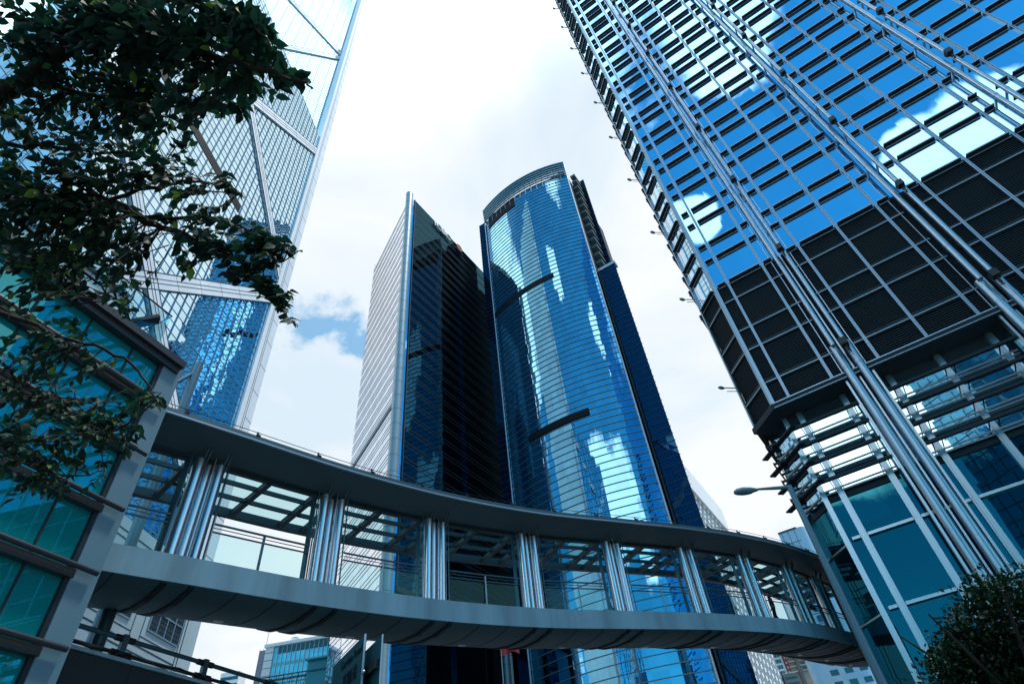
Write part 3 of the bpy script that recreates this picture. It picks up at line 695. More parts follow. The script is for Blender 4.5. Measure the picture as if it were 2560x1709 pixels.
PATH = []; NSUB = 6; STN = {}
for i in range(1, len(PP) - 2):
    STN[i] = len(PATH)
    for k in range(NSUB): PATH.append(cr(PP[i - 1], PP[i], PP[i + 1], PP[i + 2], k / NSUB))
STN[len(PP) - 2] = len(PATH); PATH.append(PP[-2])
NRM = []
for i in range(len(PATH)):
    t = PATH[min(i + 1, len(PATH) - 1)] - PATH[max(i - 1, 0)]; t.z = 0; t.normalize(); NRM.append(Vector((-t.y, t.x, 0)))      # towards the back
def bp(i, o, dz):                            # path sample (may be fractional), offset back, height over the deck edge
    i = max(0, min(len(PATH) - 1.0001, i)); k = int(i); f = i - k
    p = PATH[k].lerp(PATH[k + 1], f); n = NRM[k].lerp(NRM[k + 1], f); return p + n * o + Vector((0, 0, dz))
def sweep(mb, prof, i0=0, i1=None, step=1.0, closed=True, smooth=False):
    i1 = len(PATH) - 1 if i1 is None else i1; n = max(1, round((i1 - i0) / step)); k0 = len(mb.v); m = len(prof)
    for a in range(n + 1):
        for o, dz in prof: mb.v.append(tuple(bp(i0 + (i1 - i0) * a / n, o, dz)))
    for a in range(n):
        for q in range(m if closed else m - 1):
            r = (q + 1) % m; mb.f.append((k0 + a * m + q, k0 + a * m + r, k0 + (a + 1) * m + r, k0 + (a + 1) * m + q))
            if smooth: mb.smooth.add(len(mb.f) - 1)
    if closed: mb.f.append(tuple(k0 + q for q in range(m))); mb.f.append(tuple(k0 + n * m + q for q in range(m))[::-1])
mid = PATH[len(PATH) // 2]
br = thing('footbridge', 'covered grey footbridge with glass sides and clustered steel columns crossing the street', 'footbridge', (mid.x, mid.y, 0))
HB = 3.13
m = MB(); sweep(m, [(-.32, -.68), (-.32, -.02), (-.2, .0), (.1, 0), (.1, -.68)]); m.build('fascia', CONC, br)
m = MB(); sweep(m, [(.1, -.12), (3.5, -.12), (3.5, -.02), (.1, -.02)]); m.build('deck', DARKS, br)
belly = [(-.30, -.67), (-.1, -.74), (.7, -.78), (1.6, -.68), (2.5, -.47), (3.2, -.2), (3.5, -.02)]
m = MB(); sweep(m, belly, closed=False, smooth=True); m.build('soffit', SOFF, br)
st = sorted(STN.values())
for c in range(len(st) - 1):
    for fr_, w, d in ((.08, .10, .05), (-.08, .10, .05), (.36, .015, .012), (.64, .015, .012)):
        i = st[c] + fr_ * NSUB; m = MB()
        for q in range(len(belly) - 1):
            (o0, z0), (o1, z1) = belly[q], belly[q + 1]
            m.hexa([bp(i - w, o0, z0 - d), bp(i + w, o0, z0 - d), bp(i + w, o1, z1 - d), bp(i - w, o1, z1 - d), bp(i - w, o0, z0 + .02), bp(i + w, o0, z0 + .02), bp(i + w, o1, z1 + .02), bp(i - w, o1, z1 + .02)])
        m.build('soffit_rib' if w > .05 else 'soffit_joint', FIN, br)
for c in range(len(st) - 1):
    p = bp(st[c] + .5 * NSUB, 1.9, -.60); m = MB(); m.tube([p, p + Vector((0, 0, -.02))], .14, 14); m.build('downlight', STEELB, br)
m = MB(); sweep(m, [(-1.05, HB + .16), (-1.08, HB + .2), (-1.08, HB + .34), (.42, HB + .30), (.42, HB + .06), (.30, HB + .04)]); m.build('roof_edge', ROOFP, br)
m = MB(); sweep(m, [(-1.12, HB + .14), (-1.12, HB + .19), (-1.05, HB + .19), (-1.05, HB + .14)]); m.build('roof_nosing', ALU, br)
m = MB(); sweep(m, [(-1.0, HB + .50), (-1.0, HB + .515), (-.985, HB + .515), (-.985, HB + .50)])
i = 1.0
while i < len(PATH) - 1: m.tube([bp(i, -.99, HB + .32), bp(i, -.99, HB + .52)], .03, 6); m.bar(bp(i, -1.1, HB + .36), bp(i, -.9, HB + .36), .12, .06); i += NSUB / 2
m.build('roof_wire', FIN, br)
m = MB()
sweep(m, [(.48, HB - .04), (.48, HB + .22), (.62, HB + .22), (.62, HB - .04)])
sweep(m, [(3.02, HB - .06), (3.02, HB + .22), (3.2, HB + .22), (3.2, HB - .06)])
for o in (1.35, 2.2): sweep(m, [(o - .04, HB + .06), (o - .04, HB + .2), (o + .04, HB + .2), (o + .04, HB + .06)])
for c in range(len(st) - 1):
    for f in (-.10, .10, .5): m.bar(bp(st[c] + f * NSUB, .55, HB + .04), bp(st[c] + f * NSUB, 3.1, HB + .04), .16, .2)
m.build('roof_frame', DARKS, br)
m = MB()
for c in range(len(st) - 1):
    for f in (-.07, .47): p = bp(st[c] + f * NSUB, 1.9, HB - .02); m.tube([p, p + Vector((0, 0, .1))], .03, 6); m.ball(p + Vector((0, 0, -.03)), .06, 8, 6)
m.build('sprinkler', BLACK, br)
m = MB(); sweep(m, [(.42, HB + .27), (3.5, HB + .27), (3.5, HB + .29), (.42, HB + .29)]); m.build('canopy_glass', G_ROOF, br)
# columns: two polished drums, a recessed third and a thin downpipe
for c in range(1, len(PP) - 1):
    if c > 12: continue
    i = STN[c]
    if c == 1: pass
    def q(du, o, dz):
        t = Vector((NRM[min(i, len(NRM) - 1)].y, -NRM[min(i, len(NRM) - 1)].x, 0)); return bp(i, o, dz) + t * du
    m = MB(); m.bar(q(-.52, .3, .06), q(.52, .3, .06), .5, .1); col_ = m.build('column', DARKS, br)
    for du, o, r in ((-.29, .16, .165), (.29, .16, .15), (.02, .34, .15)):
        m = MB(); m.tube([q(du, o, .02), q(du, o, HB - .18)], r, 28); m.tube([q(du, o, .02), q(du, o, .2)], r * 1.02, 28); m.tube([q(du, o, HB - .36), q(du, o, HB - .18)], r * 1.02, 28); m.build('drum', STEEL, col_)
    m = MB(); m.tube([q(.11, .12, .02), q(.11, .12, HB + .02)], .028, 8); m.build('downpipe', STEEL, col_)
    m = MB()
    for du in (-.2, .38):
        for e in (-.05, .05): m.bar(q(du + e, .1, HB - .34), q(du + e, -.12, HB + .1), .018, .06)
    m.build('bracket', RAILM, col_)
    m = MB(); m.bar(q(-.56, .06, .02), q(-.56, .06, HB - .1), .05, .03); m.bar(q(.5, .06, .02), q(.5, .06, HB - .1), .05, .03); m.bar(q(-.52, .42, .05), q(-.52, .42, HB - .1), .12, .12); m.build('side_trim', RAILM, col_)
for c in range(len(st) - 1):
    i0, i1 = st[c] + .14 * NSUB, st[c + 1] - .15 * NSUB; im = (st[c] + st[c + 1]) / 2
    m = MB()
    for z, r in ((1.17, .032), (1.07, .014), (.95, .026)):
        m.tube([bp(i0 + (i1 - i0) * k / 6, .08 if z > 1.1 else .1, z) for k in range(7)], r, 8)
    sweep(m, [(.05, .0), (.05, .06), (.1, .06), (.1, .0)], i0, i1, 1.0)
    m.build('handrail', RAILM, br)
    m = MB(); m.bar(bp(im, .1, 0), bp(im, .1, 1.17), .07, .05); m.build('rail_post', ALU, br)
    m = MB(); sweep(m, [(.13, .08), (.13, .93), (.145, .93), (.145, .08)], i0, i1, 1.0); m.build('side_glass', G_BRI, br)
m = MB()
for z in (1.15, 1.0): m.tube([bp(k, 3.3, z) for k in range(0, len(PATH), 2)], .03, 6)
m.build('rear_handrail', RAILM, br)
m = MB(); sweep(m, [(3.35, .0), (3.35, .95), (3.365, .95), (3.365, .0)]); m.build('rear_glass', G_BRI, br)
# round bridge pier under the left end
pb = at_d(262, 1560, 18.6)
m = MB(); m.tube([(pb.x, pb.y, -EYE), (pb.x, pb.y, 6.95)], .17, 20); m.build('pier', RAILM, br)

# ================================================================== LEFT: teal glass building close by
KL = 14.0 / 12.0
LO = az_pt(-39.5, 14.0)
LF = Fr(LO, 70.0)
lb = thing('glass_annexe', 'teal glass stair building with charcoal horizontal rails and a grey corner frame', 'building', (LO.x - 3, LO.y - 3, 0))
LT = 9.9 * KL
m = MB(); gquad(m, LF, -16, -.25, -EYE, LT - .2, -.12); m.build('glass_wall', G_LEFT, lb)
m = MB(); pl = [LF(-.3, -.16, 0)[:2], LF(-16, -.16, 0)[:2], LF(-16, -7, 0)[:2], LF(-.3, -7, 0)[:2]]; m.prism(pl, -EYE, LT - .25); m.build('body', plain('interior_dark', (.01, .05, .06), .8), lb)
m = MB(); m.box(LF, -.28, .24, -7, .02, -EYE, LT); m.build('corner_frame', GREYC, lb)
m = MB(); m.box(LF, -.36, -.28, -.2, -.02, -EYE, LT - .1); m.build('frame_shadow_gap', FIN, lb)
for k, zr in enumerate((9.7, 8.5, 7.3, 6.09, 4.9, 3.7, 2.5, 1.3)):
    z = zr * KL; m = MB(); e = .06 if k == 0 else .26
    if k == 0:
        m.box(LF, -16, .16, -.3, .2, z - .08, z + .12); m.box(LF, -16, .1, -.3, .1, z - .26, z - .08)
    elif k in (1, 2):
        m.tube([LF(-16, .14, z), LF(-.18, .14, z)], .075, 10); m.box(LF, -16, -.25, -.12, .04, z - .16, z + .02)
        m.tube([LF(-.3, .14, z), LF(.12, .14, z)], .05, 8)
    else:
        m.tube([LF(-16, .14, z), LF(.10 + .02, .14, z)], .055, 10); m.box(LF, -16, -.25, -.12, .05, z - .19, z - .03)
    m.build('rail', BEAM, lb)
m = MB(); u = -.95 * KL
while u > -16: m.box(LF, u - .02, u + .02, -.13, -.08, -EYE, LT - .3); u -= 1.12
m.build('glass_joint', FIN, lb)
m = MB(); zt = 9.95 * KL
m.quad([LF(-14, .02, zt), LF(-.62, .02, zt), LF(-.62, .02, zt + 1.0), LF(-14, .02, zt + 1.0)]); m.quad([LF(-.62, .02, zt), LF(-.62, -1.5, zt), LF(-.62, -1.5, zt + 1.0), LF(-.62, .02, zt + 1.0)])
m.build('roof_balustrade', clear_glass('balustrade_glass', (.75, .92, .92), .2), lb)
m = MB(); m.tube([LF(-14, .02, zt + 1), LF(-.62, .02, zt + 1), LF(-.62, -1.5, zt + 1)], .022, 6); m.build('balustrade_trim', FIN, lb)
m = MB(); m.box(LF, -14, -1.2, -2.6, -1.6, zt, zt + 2.1); m.build('roof_cabin', WHITEP, lb)
m = MB(); m.box(LF, -14, -1.15, -2.7, -1.5, zt + 2.1, zt + 2.2); m.build('cabin_eave', FIN, lb)
m = MB(); m.bar(Vector(LF(-1.5, -.3, zt)), Vector(LF(-.95, .1, zt + .55)), .3, .1); m.build('roof_lamp', BLACK, lb)
cp = Vector(LF(-3.3, .25, zt + .28)); m = MB(); m.tube([cp + Vector((0, 0, -.3)), cp], .05, 8); m.ball(cp, .17, 14, 8); cam_ = m.build('camera_dome', BLACK, lb)
m = MB(); m.ball(cp + Vector((0, 0, .1)), .19, 14, 8, (1, 1, .6)); m.build('dome_hood', WHITE, cam_)

# ================================================================== STREET FURNITURE
def lamp(name, label, base, zj, head_dir, arm, r0, hl):
    t = thing(name, label, 'street lamp', (base[0], base[1], 0), 'street lamps')
    m = MB(); m.tube([(base[0], base[1], -EYE), (base[0], base[1], zj * .5), (base[0], base[1], zj)], [r0 * 1.35, r0 * 1.1, r0 * .8], 14); m.build('pole', plain('lamp_pole_paint', (.10, .20, .25), .45, .3), t) if 'lamp_pole_paint' not in MATS else m.build('pole', MATS['lamp_pole_paint'], t)
    a = Vector((base[0], base[1], zj - .05)); h = Vector(head_dir).normalized(); b = a + h * arm + Vector((0, 0, .16 * arm))
    m = MB(); m.tube([a, a.lerp(b, .5), b], [r0 * .62, r0 * .5, r0 * .34], 10); m.build('arm', MATS['lamp_pole_paint'], t)
    ang = math.atan2(h.y, h.x); rot = Matrix.Rotation(ang, 3, 'Z') @ Matrix.Rotation(-.08, 3, 'Y')
    c = b + h * hl * .45
    m = MB(); i0 = len(m.v); n = 14; prof = [(-.5, .10), (-.42, .2), (-.2, .36), (.1, .46), (.35, .40), (.48, .2), (.5, .03)]
    for x, wdt in prof:
        for j in range(n):
            an = 2 * math.pi * j / n; yy = math.cos(an) * wdt * .42; zz = math.sin(an) * wdt * (.42 if math.sin(an) > 0 else .24)
            m.v.append(tuple(c + rot @ Vector((x, yy, zz)) * hl))
    for k in range(len(prof) - 1):
        for j in range(n): aa = i0 + k * n + j; bb = i0 + k * n + (j + 1) % n; m.f.append((aa, bb, bb + n, aa + n)); m.smooth.add(len(m.f) - 1)
    hd = m.build('lamp_head', plain('lamp_head_paint', (.10, .19, .24), .4, .2) if 'lamp_head_paint' not in MATS else MATS['lamp_head_paint'], t)
    m = MB(); m.ball(c + rot @ Vector((.05, 0, -.07)) * hl, hl * .4, 12, 6, (.85, .36, .16), rot); m.build('lens', plain('lamp_lens', (.05, .16, .22), .15) if 'lamp_lens' not in MATS else MATS['lamp_lens'], hd)
    return t
D1 = 21.0; j1 = at_d(1972, 1214, D1); h1 = at_d(1850, 1201, D1 - .35)
dd = Vector((h1.x - j1.x, h1.y - j1.y, 0))
lamp('street_lamp', 'tall near street lamp with oval head before the corner of the right glass tower', (j1.x, j1.y), j1.z, dd, 1.05, .115, .84)
D2 = 50.0; h2 = at_d(1511, 1621, D2); p2 = at_d(1588, 1640, D2); dd = Vector((h2.x - p2.x, h2.y - p2.y, 0))
lamp('street_lamp', 'distant street lamp whose head hangs just below the middle of the footbridge', (p2.x, p2.y), h2.z + .05, dd, 1.5, .1, 1.0)
D3 = 21.5; t3 = at_d(498, 912, D3); tip3 = at_d(430, 962, D3 - .2)
tp = thing('lamp_mast', 'thick blue-grey mast with a short side arm behind the left end of the footbridge', 'mast', (t3.x, t3.y, 0))
m = MB(); m.tube([(t3.x, t3.y, -EYE), (t3.x, t3.y, t3.z)], [.21, .16], 16); m.tube([(t3.x, t3.y, t3.z), (t3.x, t3.y, t3.z + .12)], .13, 14); m.build('pole', MATS['lamp_pole_paint'], tp)
m = MB(); m.tube([(t3.x, t3.y, t3.z - .35), tuple(tip3 * 1.0)], .075, 10); m.build('arm', MATS['lamp_pole_paint'], tp)
# ramp parapet with twin rails, lower left
ZR = 5.35
r0_, r1_ = at_z(175, 1620, ZR), at_z(477, 1702, ZR); dr = (r1_ - r0_); dr.z = 0; LRR = dr.length; dr.normalize()
RF = Fr(r0_[:2], math.degrees(math.atan2(dr.y, dr.x)))
wl = thing('ramp_wall', 'dark stained concrete ramp wall in the lower left corner', 'wall', (*RF(0, 0, 0)[:2], 0))
m = MB(); m.box(RF, -9, 14, -.35, 0, -EYE, ZR); w0 = m.build('wall_panel', PAR, wl)
m = MB(); u = -8
while u < 14: m.box(RF, u - .012, u + .012, -.02, .008, -EYE, ZR); u += 2.4
m.build('panel_joint', FIN, w0)
m = MB(); m.box(RF, -9, 14, -.4, .05, ZR, ZR + .08); m.build('coping', CONC, wl)
rl = thing('ramp_railing', 'blue-grey double rail on posts along the top of the dark ramp wall', 'railing', (*RF(0, -.2, 0)[:2], ZR + EYE))
hr = RF.hit(191, 1572, -.2); hr2 = RF.hit(671, 1707, -.2)
zr1 = (hr[1] + hr2[1]) / 2; zr1 = RF.hit(455, 1640, -.2)[1]
m = MB(); m.tube([RF(-9, -.2, zr1), RF(14, -.2, zr1)], .055, 10); m.build('top_rail', RAILM, rl)
m = MB(); m.tube([RF(-9, -.2, ZR + (zr1 - ZR) * .42), RF(14, -.2, ZR + (zr1 - ZR) * .42)], .045, 10); m.build('lower_rail', plain('rusty_rail', (.10, .10, .095), .7), rl)
m = MB(); m.tube([RF(-9 + k * .5, -.12, ZR + .22 + .04 * math.sin(k * 1.9)) for k in range(46)], .022, 6); m.build('cable', BLACK, rl)
u0 = RF.hit(311, 1602, -.2)[0]; u1_ = RF.hit(512, 1662, -.2)[0]; du = u1_ - u0
for k in range(-3, 4):
    u = u0 + du * k; m = MB(); m.box(RF, u - .075, u + .075, -.26, -.14, ZR, zr1 + .1); po = m.build('post', RAILM, rl)
    m = MB()
    for s in (-1, 1):
        for zz in (zr1, ZR + (zr1 - ZR) * .42): m.tube([RF(u + s * .08, -.2, zz), RF(u + s * .26, -.2, zz)], .075, 10)
    m.tube([RF(u - .3, -.15, ZR + .05), RF(u - .1, -.1, ZR + .22), RF(u + .15, -.1, ZR + .16), RF(u + .3, -.15, ZR + .04)], .04, 6); m.tube([RF(u - .2, -.1, ZR + .02), RF(u, -.06, ZR + .14), RF(u + .25, -.1, ZR + .1)], .05, 6)
    m.build('sleeve', BLACK, po)
# street name sign: two boards seen from below, bottom centre
DS = 9.0
s0 = at_d(834, 1665, DS); s1 = at_d(911, 1588, DS + 1.15)
hs_ = heading((840, 1659), (909, 1589)); hs_ = hs_ if -90 < hs_ < 90 else hs_ + 180
SF = Fr(s0[:2], hs_); SW = SF.hit(911, 1588)[0]
zt_ = (s0.z + s1.z) / 2; SHh = 1.2
zt_ = SF.hit(870, 1627)[1]
sn = thing('street_sign', 'dark teal street name board with black English and Chinese lettering hanging below the footbridge', 'sign', (*SF(SW / 2, 0, 0)[:2], 0))
m = MB(); m.box(SF, 0, SW, -.03, 0, zt_ - SHh, zt_); bd = m.build('board', SIGNB, sn)
for e0, e1 in ((SW, SW + .007), (-.007, 0)): m = MB(); m.box(SF, e0, e1, -.022, .002, zt_ - SHh, zt_ + .01); m.build('board_edge', ALU, sn)
m = MB(); m.ball(SF(SW + .02, -.02, zt_ - .42), .022, 8, 6); m.build('bolt', STEEL, sn)
uL, uR = SF.hit(853, 1666)[0], SF.hit(905, 1627)[0]
def fit(name, txt, u0, u1, zb, depth=.003):
    me = text_mesh(txt, 1.0, depth); xs = [v.co.x for v in me.vertices]; k = (u1 - u0) / (max(xs) - min(xs)); bpy.data.meshes.remove(me)
    return text_obj(name, txt, k, depth, SIGNT, sn, SF(u0, .004, zb), (*SF.d, 0), (0, 0, 1))
fit('lettering', 'Garden Road', uL, uR, SF.hit(855, 1676)[1]); fit('lettering', '花園道', uL + (uR - uL) * .15, uR - (uR - uL) * .18, SF.hit(862, 1706)[1] - .05)
for u in (SW * .15, SW * .42): m = MB(); m.tube([SF(u, -.06, -EYE), SF(u, -.06, zt_ - .1)], .03, 10); m.build('post', RAILM, sn)
S2 = Fr(SF(SW * .5, -.12, 0)[:2], hs_)
q1 = S2.u_az(math.degrees(math.atan2(ray(951, 1650).x, ray(951, 1650).y))); z2 = S2.hit(953, 1588)[1]
sb = thing('blank_sign', 'second dark sign board seen from its ribbed back, right of the street name board', 'sign', (*S2(q1 / 2, 0, 0)[:2], 0))
m = MB(); m.box(S2, .0, q1, -.02, 0, z2 - 1.25, z2); m.build('board', SIGNB, sb)
for zz in (.3, .85): m = MB(); m.box(S2, .0, q1 - .05, .0, .05, z2 - zz - .05, z2 - zz + .05); m.build('rail', BLACK, sb)
m = MB(); m.box(S2, q1, q1 + .007, -.016, .002, z2 - 1.25, z2 + .01); m.build('board_edge', ALU, sb)
m = MB(); m.tube([S2(q1 * .5, -.06, -EYE), S2(q1 * .5, -.06, z2 - .1)], .03, 10); m.build('post', RAILM, sb)
# red flag under the bridge
DF = 62.0; f0 = at_d(1252, 1612, DF); f1 = at_d(1290, 1634, DF)
fg = thing('flag', 'red flag on a thin pole hanging just below the footbridge', 'flag', (f0.x, f0.y, 0))
m = MB(); m.tube([(f0.x, f0.y, -EYE), (f0.x, f0.y, f0.z + 1.2)], .04, 8); m.build('flag_pole', ALU, fg)
m = MB(); dv = Vector((f1.x - f0.x, f1.y - f0.y, 0)).normalized(); nv = Vector((-dv.y, dv.x, 0)); NX = 14; g = {}
for i in range(NX + 1):
    for k in range(5):
        x = i / NX; zt2 = f0.z + .25 - x * x * .75; h = 1.15 * (1 - .62 * x); zz = zt2 - h * k / 4 - .12 * math.sin(x * 7)
        g[i, k] = len(m.v); m.v.append(tuple(Vector((f0.x, f0.y, zz)) + dv * 1.75 * x + nv * .16 * math.sin(x * 9 + k * .6)))
for i in range(NX):
    for k in range(4): m.f.append((g[i, k], g[i + 1, k], g[i + 1, k + 1], g[i, k + 1])); m.smooth.add(len(m.f) - 1)
m.build('flag_cloth', RED, fg)

# ================================================================== BUILDINGS BEYOND
def vis(fr, px0, px1): return fr.u_az(px0), fr.u_az(px1)
# white precast office block
M0 = az_pt(15.6, 128.0); MF = Fr(M0, 62.3); MF = Fr(M0, 62.3)
um = MF.u_az(18.25); pm = MF(um, 0, 0); zm = .4706 * math.hypot(pm[0], pm[1])
mf2 = Fr(MF(um, 0, 0)[:2], -117.7)                                          # same wall, seen from its outside
mu_ = thing('precast_block', 'white precast office block with deep slotted windows right of the curved tower', 'building', (*MF(um / 2, 0, 0)[:2], 0))
m = MB(); m.prism([MF(0, .0, 0)[:2], MF(um, .0, 0)[:2], MF(um, -22, 0)[:2], MF(0, -22, 0)[:2]], -EYE, zm); m.build('wall', FIN, mu_)
m = MB(); m.box(MF, -.5, um + .3, 0, .9, zm - 6.5, zm + .3); m.build('parapet', WHITEP, mu_)
m = MB(); u = .5
while u < um + .3: m.box(MF, u - .14, u + .14, 0, .3, -EYE, zm - 6.5); u += 1.55
z = 20.0; k = 0
while z < zm - 7:
    u = .5; n = 0
    while u < um - .9:
        if (n + k) % 2 == 0: m.hexa([MF(u + .14, .26, z), MF(u + 1.41, .26, z + .5), MF(u + 1.41, 0, z + .5), MF(u + .14, 0, z), MF(u + .14, .26, z + .75), MF(u + 1.41, .26, z + 1.25), MF(u + 1.41, 0, z + 1.25), MF(u + .14, 0, z + .75)])
        u += 1.55; n += 1
    z += 1.9; k += 1
m.build('precast_lattice', WHITEP, mu_)
# hotel with rounded corner
HO = az_pt(22.55, 300.0); HF = Fr(HO, -30.4); zh = HF.hit(1962, 1328)[1]
rc = 4.0; uc = HF.u_az(24.95)
ho = thing('hotel_tower', 'pale blue panelled tower with rounded-corner windows above the right end of the footbridge', 'building', (*HF(uc / 2, -10, 0)[:2], 0))
m = MB()
pts = [HF(0, 0, 0)[:2], HF(uc - rc, 0, 0)[:2]] + [HF(uc - rc + rc * math.sin(R_(a)), -rc + rc * math.cos(R_(a)), 0)[:2] for a in (15, 30, 45, 60, 75, 90)] + [HF(uc, -24, 0)[:2], HF(0, -24, 0)[:2]]
m.prism(pts, -EYE, zh); m.build('wall', plain('pale_blue_panel', (.26, .46, .62), .45, .1), ho)
m = MB(); m.box(HF, -.1, uc - rc, 0, .3, zh - .3, zh + .4)
for zz in [zh - 6.1, zh - 12.2] + [zh - 16.4 - 4.2 * k for k in range(8)]: m.box(HF, 0, uc - rc, 0, .08, zz - .12, zz + .12)
u = 1.4
while u < uc - rc: m.box(HF, u - .09, u + .09, 0, .07, zh - 12.2, zh); u += 2.9
m.build('panel_joint', JOINT, ho)
for r in range(8):
    u = 1.0
    while u + 2.2 < uc - rc + 1.0:
        zz = zh - 14.4 - r * 4.2; m = MB(); p8 = []
        for k in range(12):
            a = 2 * math.pi * k / 12; sx = math.copysign(abs(math.cos(a)) ** .5, math.cos(a)); sy = math.copysign(abs(math.sin(a)) ** .5, math.sin(a)); p8.append((u + 1.1 + sx * 1.05, zz + sy * 1.25))
        m.quad([HF(a, .05, b) for a, b in p8], [(a, b) for a, b in p8]); wn_ = m.build('window', G_HOT, ho)
        m = MB(); m.tube([HF(a, .06, b) for a, b in p8 + p8[:1]], .12, 5, False); m.build('window_frame', DARKS, wn_)
        u += 2.9
m = MB(); m.box(HF, -5.6, -.1, -24, -1.0, -EYE, zh - 4.5); sc = m.build('service_core', WHITEP, ho)
m = MB()
for r in range(8):
    for u in (-4.4, -2.0): m.box(HF, u, u + .9, -1.02, -.95, zh - 8.4 - r * 4.6, zh - 6.9 - r * 4.6)
m.build('core_window', JOINT, sc)
m = MB(); m.box(HF, -8.0, -1.4, -35, -25, -EYE, zh + 5.6); m.build('lift_tower', plain('pinkish_render', (.50, .46, .50), .8), ho)
m = MB(); m.box(HF, -15, -6, -42, -26, -EYE, zh - 11.3); m.build('lower_block', WHITEP, ho)
# hillside flats with a red vertical sign
RO = az_pt(math.degrees(math.atan2(ray(1925, 1640).x, ray(1925, 1640).y)), 480.0); RFt = Fr(RO, -12)
def fu(px, py): return RFt.hit(px, py)
uA, zA = fu(1925, 1634); uB, _ = fu(1948, 1634); uC, zC = fu(1962, 1640); uD, zD = fu(2032, 1660)
fl1 = thing('white_flats', 'narrow white block of flats left of the red vertical sign', 'building', (*RFt(uA, -5, 0)[:2], 0))
m = MB(); m.box(RFt, uA - 1, uB + 1.0, -12, 0, -EYE, zA + 9); m.build('wall', WHITEP, fl1)
for r in range(7):
    zz = zA + 6 - r * 3.6; m = MB(); m.box(RFt, uA + .5, uB - .3, -.05, .06, zz - 1.5, zz + .8); w1 = m.build('window', G_HOT if False else plain('dark_pane', (.02, .10, .14), .15) if 'dark_pane' not in MATS else MATS['dark_pane'], fl1)
    m = MB()
    for k in range(4): uu = uA + .5 + (uB - uA - .8) * k / 3; m.box(RFt, uu - .07, uu + .07, .06, .12, zz - 1.5, zz + .8)
    m.build('window_frame', WHITE, w1)
sr = thing('red_sign', 'tall red vertical sign with white characters between two blocks of flats', 'sign', (*RFt(uB, .8, 0)[:2], 0))
zs0 = fu(1968, 1688)[1]
m = MB(); m.box(RFt, uB + .9, uC + .6, .3, .9, zs0, zA + 8); m.build('board', REDP, sr)
m = MB(); rr = random.Random(3); wS = (uC - uB - .3)
for r in range(6):
    zz = zs0 + 1.6 + r * 2.9; uu = uB + .9 + wS / 2
    m.box(RFt, uu - .55, uu + .55, .9, .95, zz + .1, zz + .28); m.box(RFt, uu - .1, uu + .1, .9, .95, zz - .6, zz + .7); m.bar(Vector(RFt(uu - .5, .93, zz - .55)), Vector(RFt(uu + .1, .93, zz + .1)), .16, .05); m.bar(Vector(RFt(uu + .5, .93, zz - .55)), Vector(RFt(uu - .05, .93, zz + .3)), .16, .05)
m.build('characters', WHITE, sr)
fl2 = thing('tan_flats', 'tan block of flats with stepped balconies below the right end of the footbridge', 'building', (*RFt((uC + uD) / 2, -6, 0)[:2], 0))
m = MB(); m.box(RFt, uC + .7, uD, -14, -1.5, -EYE, zA + 6); m.build('wall', TAN, fl2)
ww = (uD - uC - .7) / 3
for r in range(6):
    zz = zA + 2.6 - r * 3.1
    m = MB(); m.box(RFt, uC + .7, uC + .7 + ww * .9, -1.5, .2, zz - .35, zz + .55); m.box(RFt, uC + .7 + ww * 1.4, uD - ww * .5, -1.5, .1, zz - .35, zz + .5); m.build('balcony', TAN, fl2)
    m = MB(); m.box(RFt, uC + 1 + ww * 1.5, uD - ww * .8, -1.48, -1.4, zz + .7, zz + 2.2); m.build('window', MATS['dark_pane'], fl2)
m = MB(); m.box(RFt, uC + .7 + ww * .95, uC + .7 + ww * 1.35, -1.5, .5, -EYE, zA + 6); m.build('pier', plain('grey_pier', (.16, .15, .15), .8), fl2)
zl = fu(1990, 1691)[1]
fl3 = thing('brown_flats', 'low brown block with ribbon windows at the bottom edge below the footbridge', 'building', (*RFt(uB, 6, 0)[:2], 0))
m = MB(); m.box(RFt, uA + 2, uC + 2.4, 3, 9, -EYE, zl + .8); m.build('wall', plain('brown_render', (.26, .23, .21), .8), fl3)
m = MB(); m.box(RFt, uA + 1.8, uC + 2.6, 2.9, 9.25, zl + .8, zl + 1.2); m.build('roof', WHITEP, fl3)
for r in range(3): m = MB(); m.box(RFt, uA + 2.8, uC + 1.8, 9, 9.06, zl - 2.6 - r * 3.4, zl - 1.1 - r * 3.4); m.build('window', MATS['dark_pane'], fl3)
P4 = at_d(2032, 1662, 245.0); F4 = Fr(P4[:2], -14); u4 = F4.hit(2120, 1705)[0]; z4 = F4.hit(2050, 1655)[1]
fl4 = thing('pale_blue_block', 'pale blue office block with punched dark windows right of the tan flats', 'building', (*F4(u4 / 2, -6, 0)[:2], 0))
m = MB(); m.box(F4, 0, u4, -9, 0, -EYE, z4 + 3); m.box(F4, -.9, 0, -9, .5, -EYE, z4 + 3); m.build('wall', plain('light_blue_render', (.34, .52, .66), .7, 0, .5, .08), fl4)
for r in range(5):
    for c in range(3): m = MB(); uu = 4.4 + c * 4.6; m.box(F4, uu, uu + 2.6, 0, .06, z4 - 1.0 - r * 3.5, z4 + .7 - r * 3.5); m.build('window', MATS['dark_pane'], fl4)
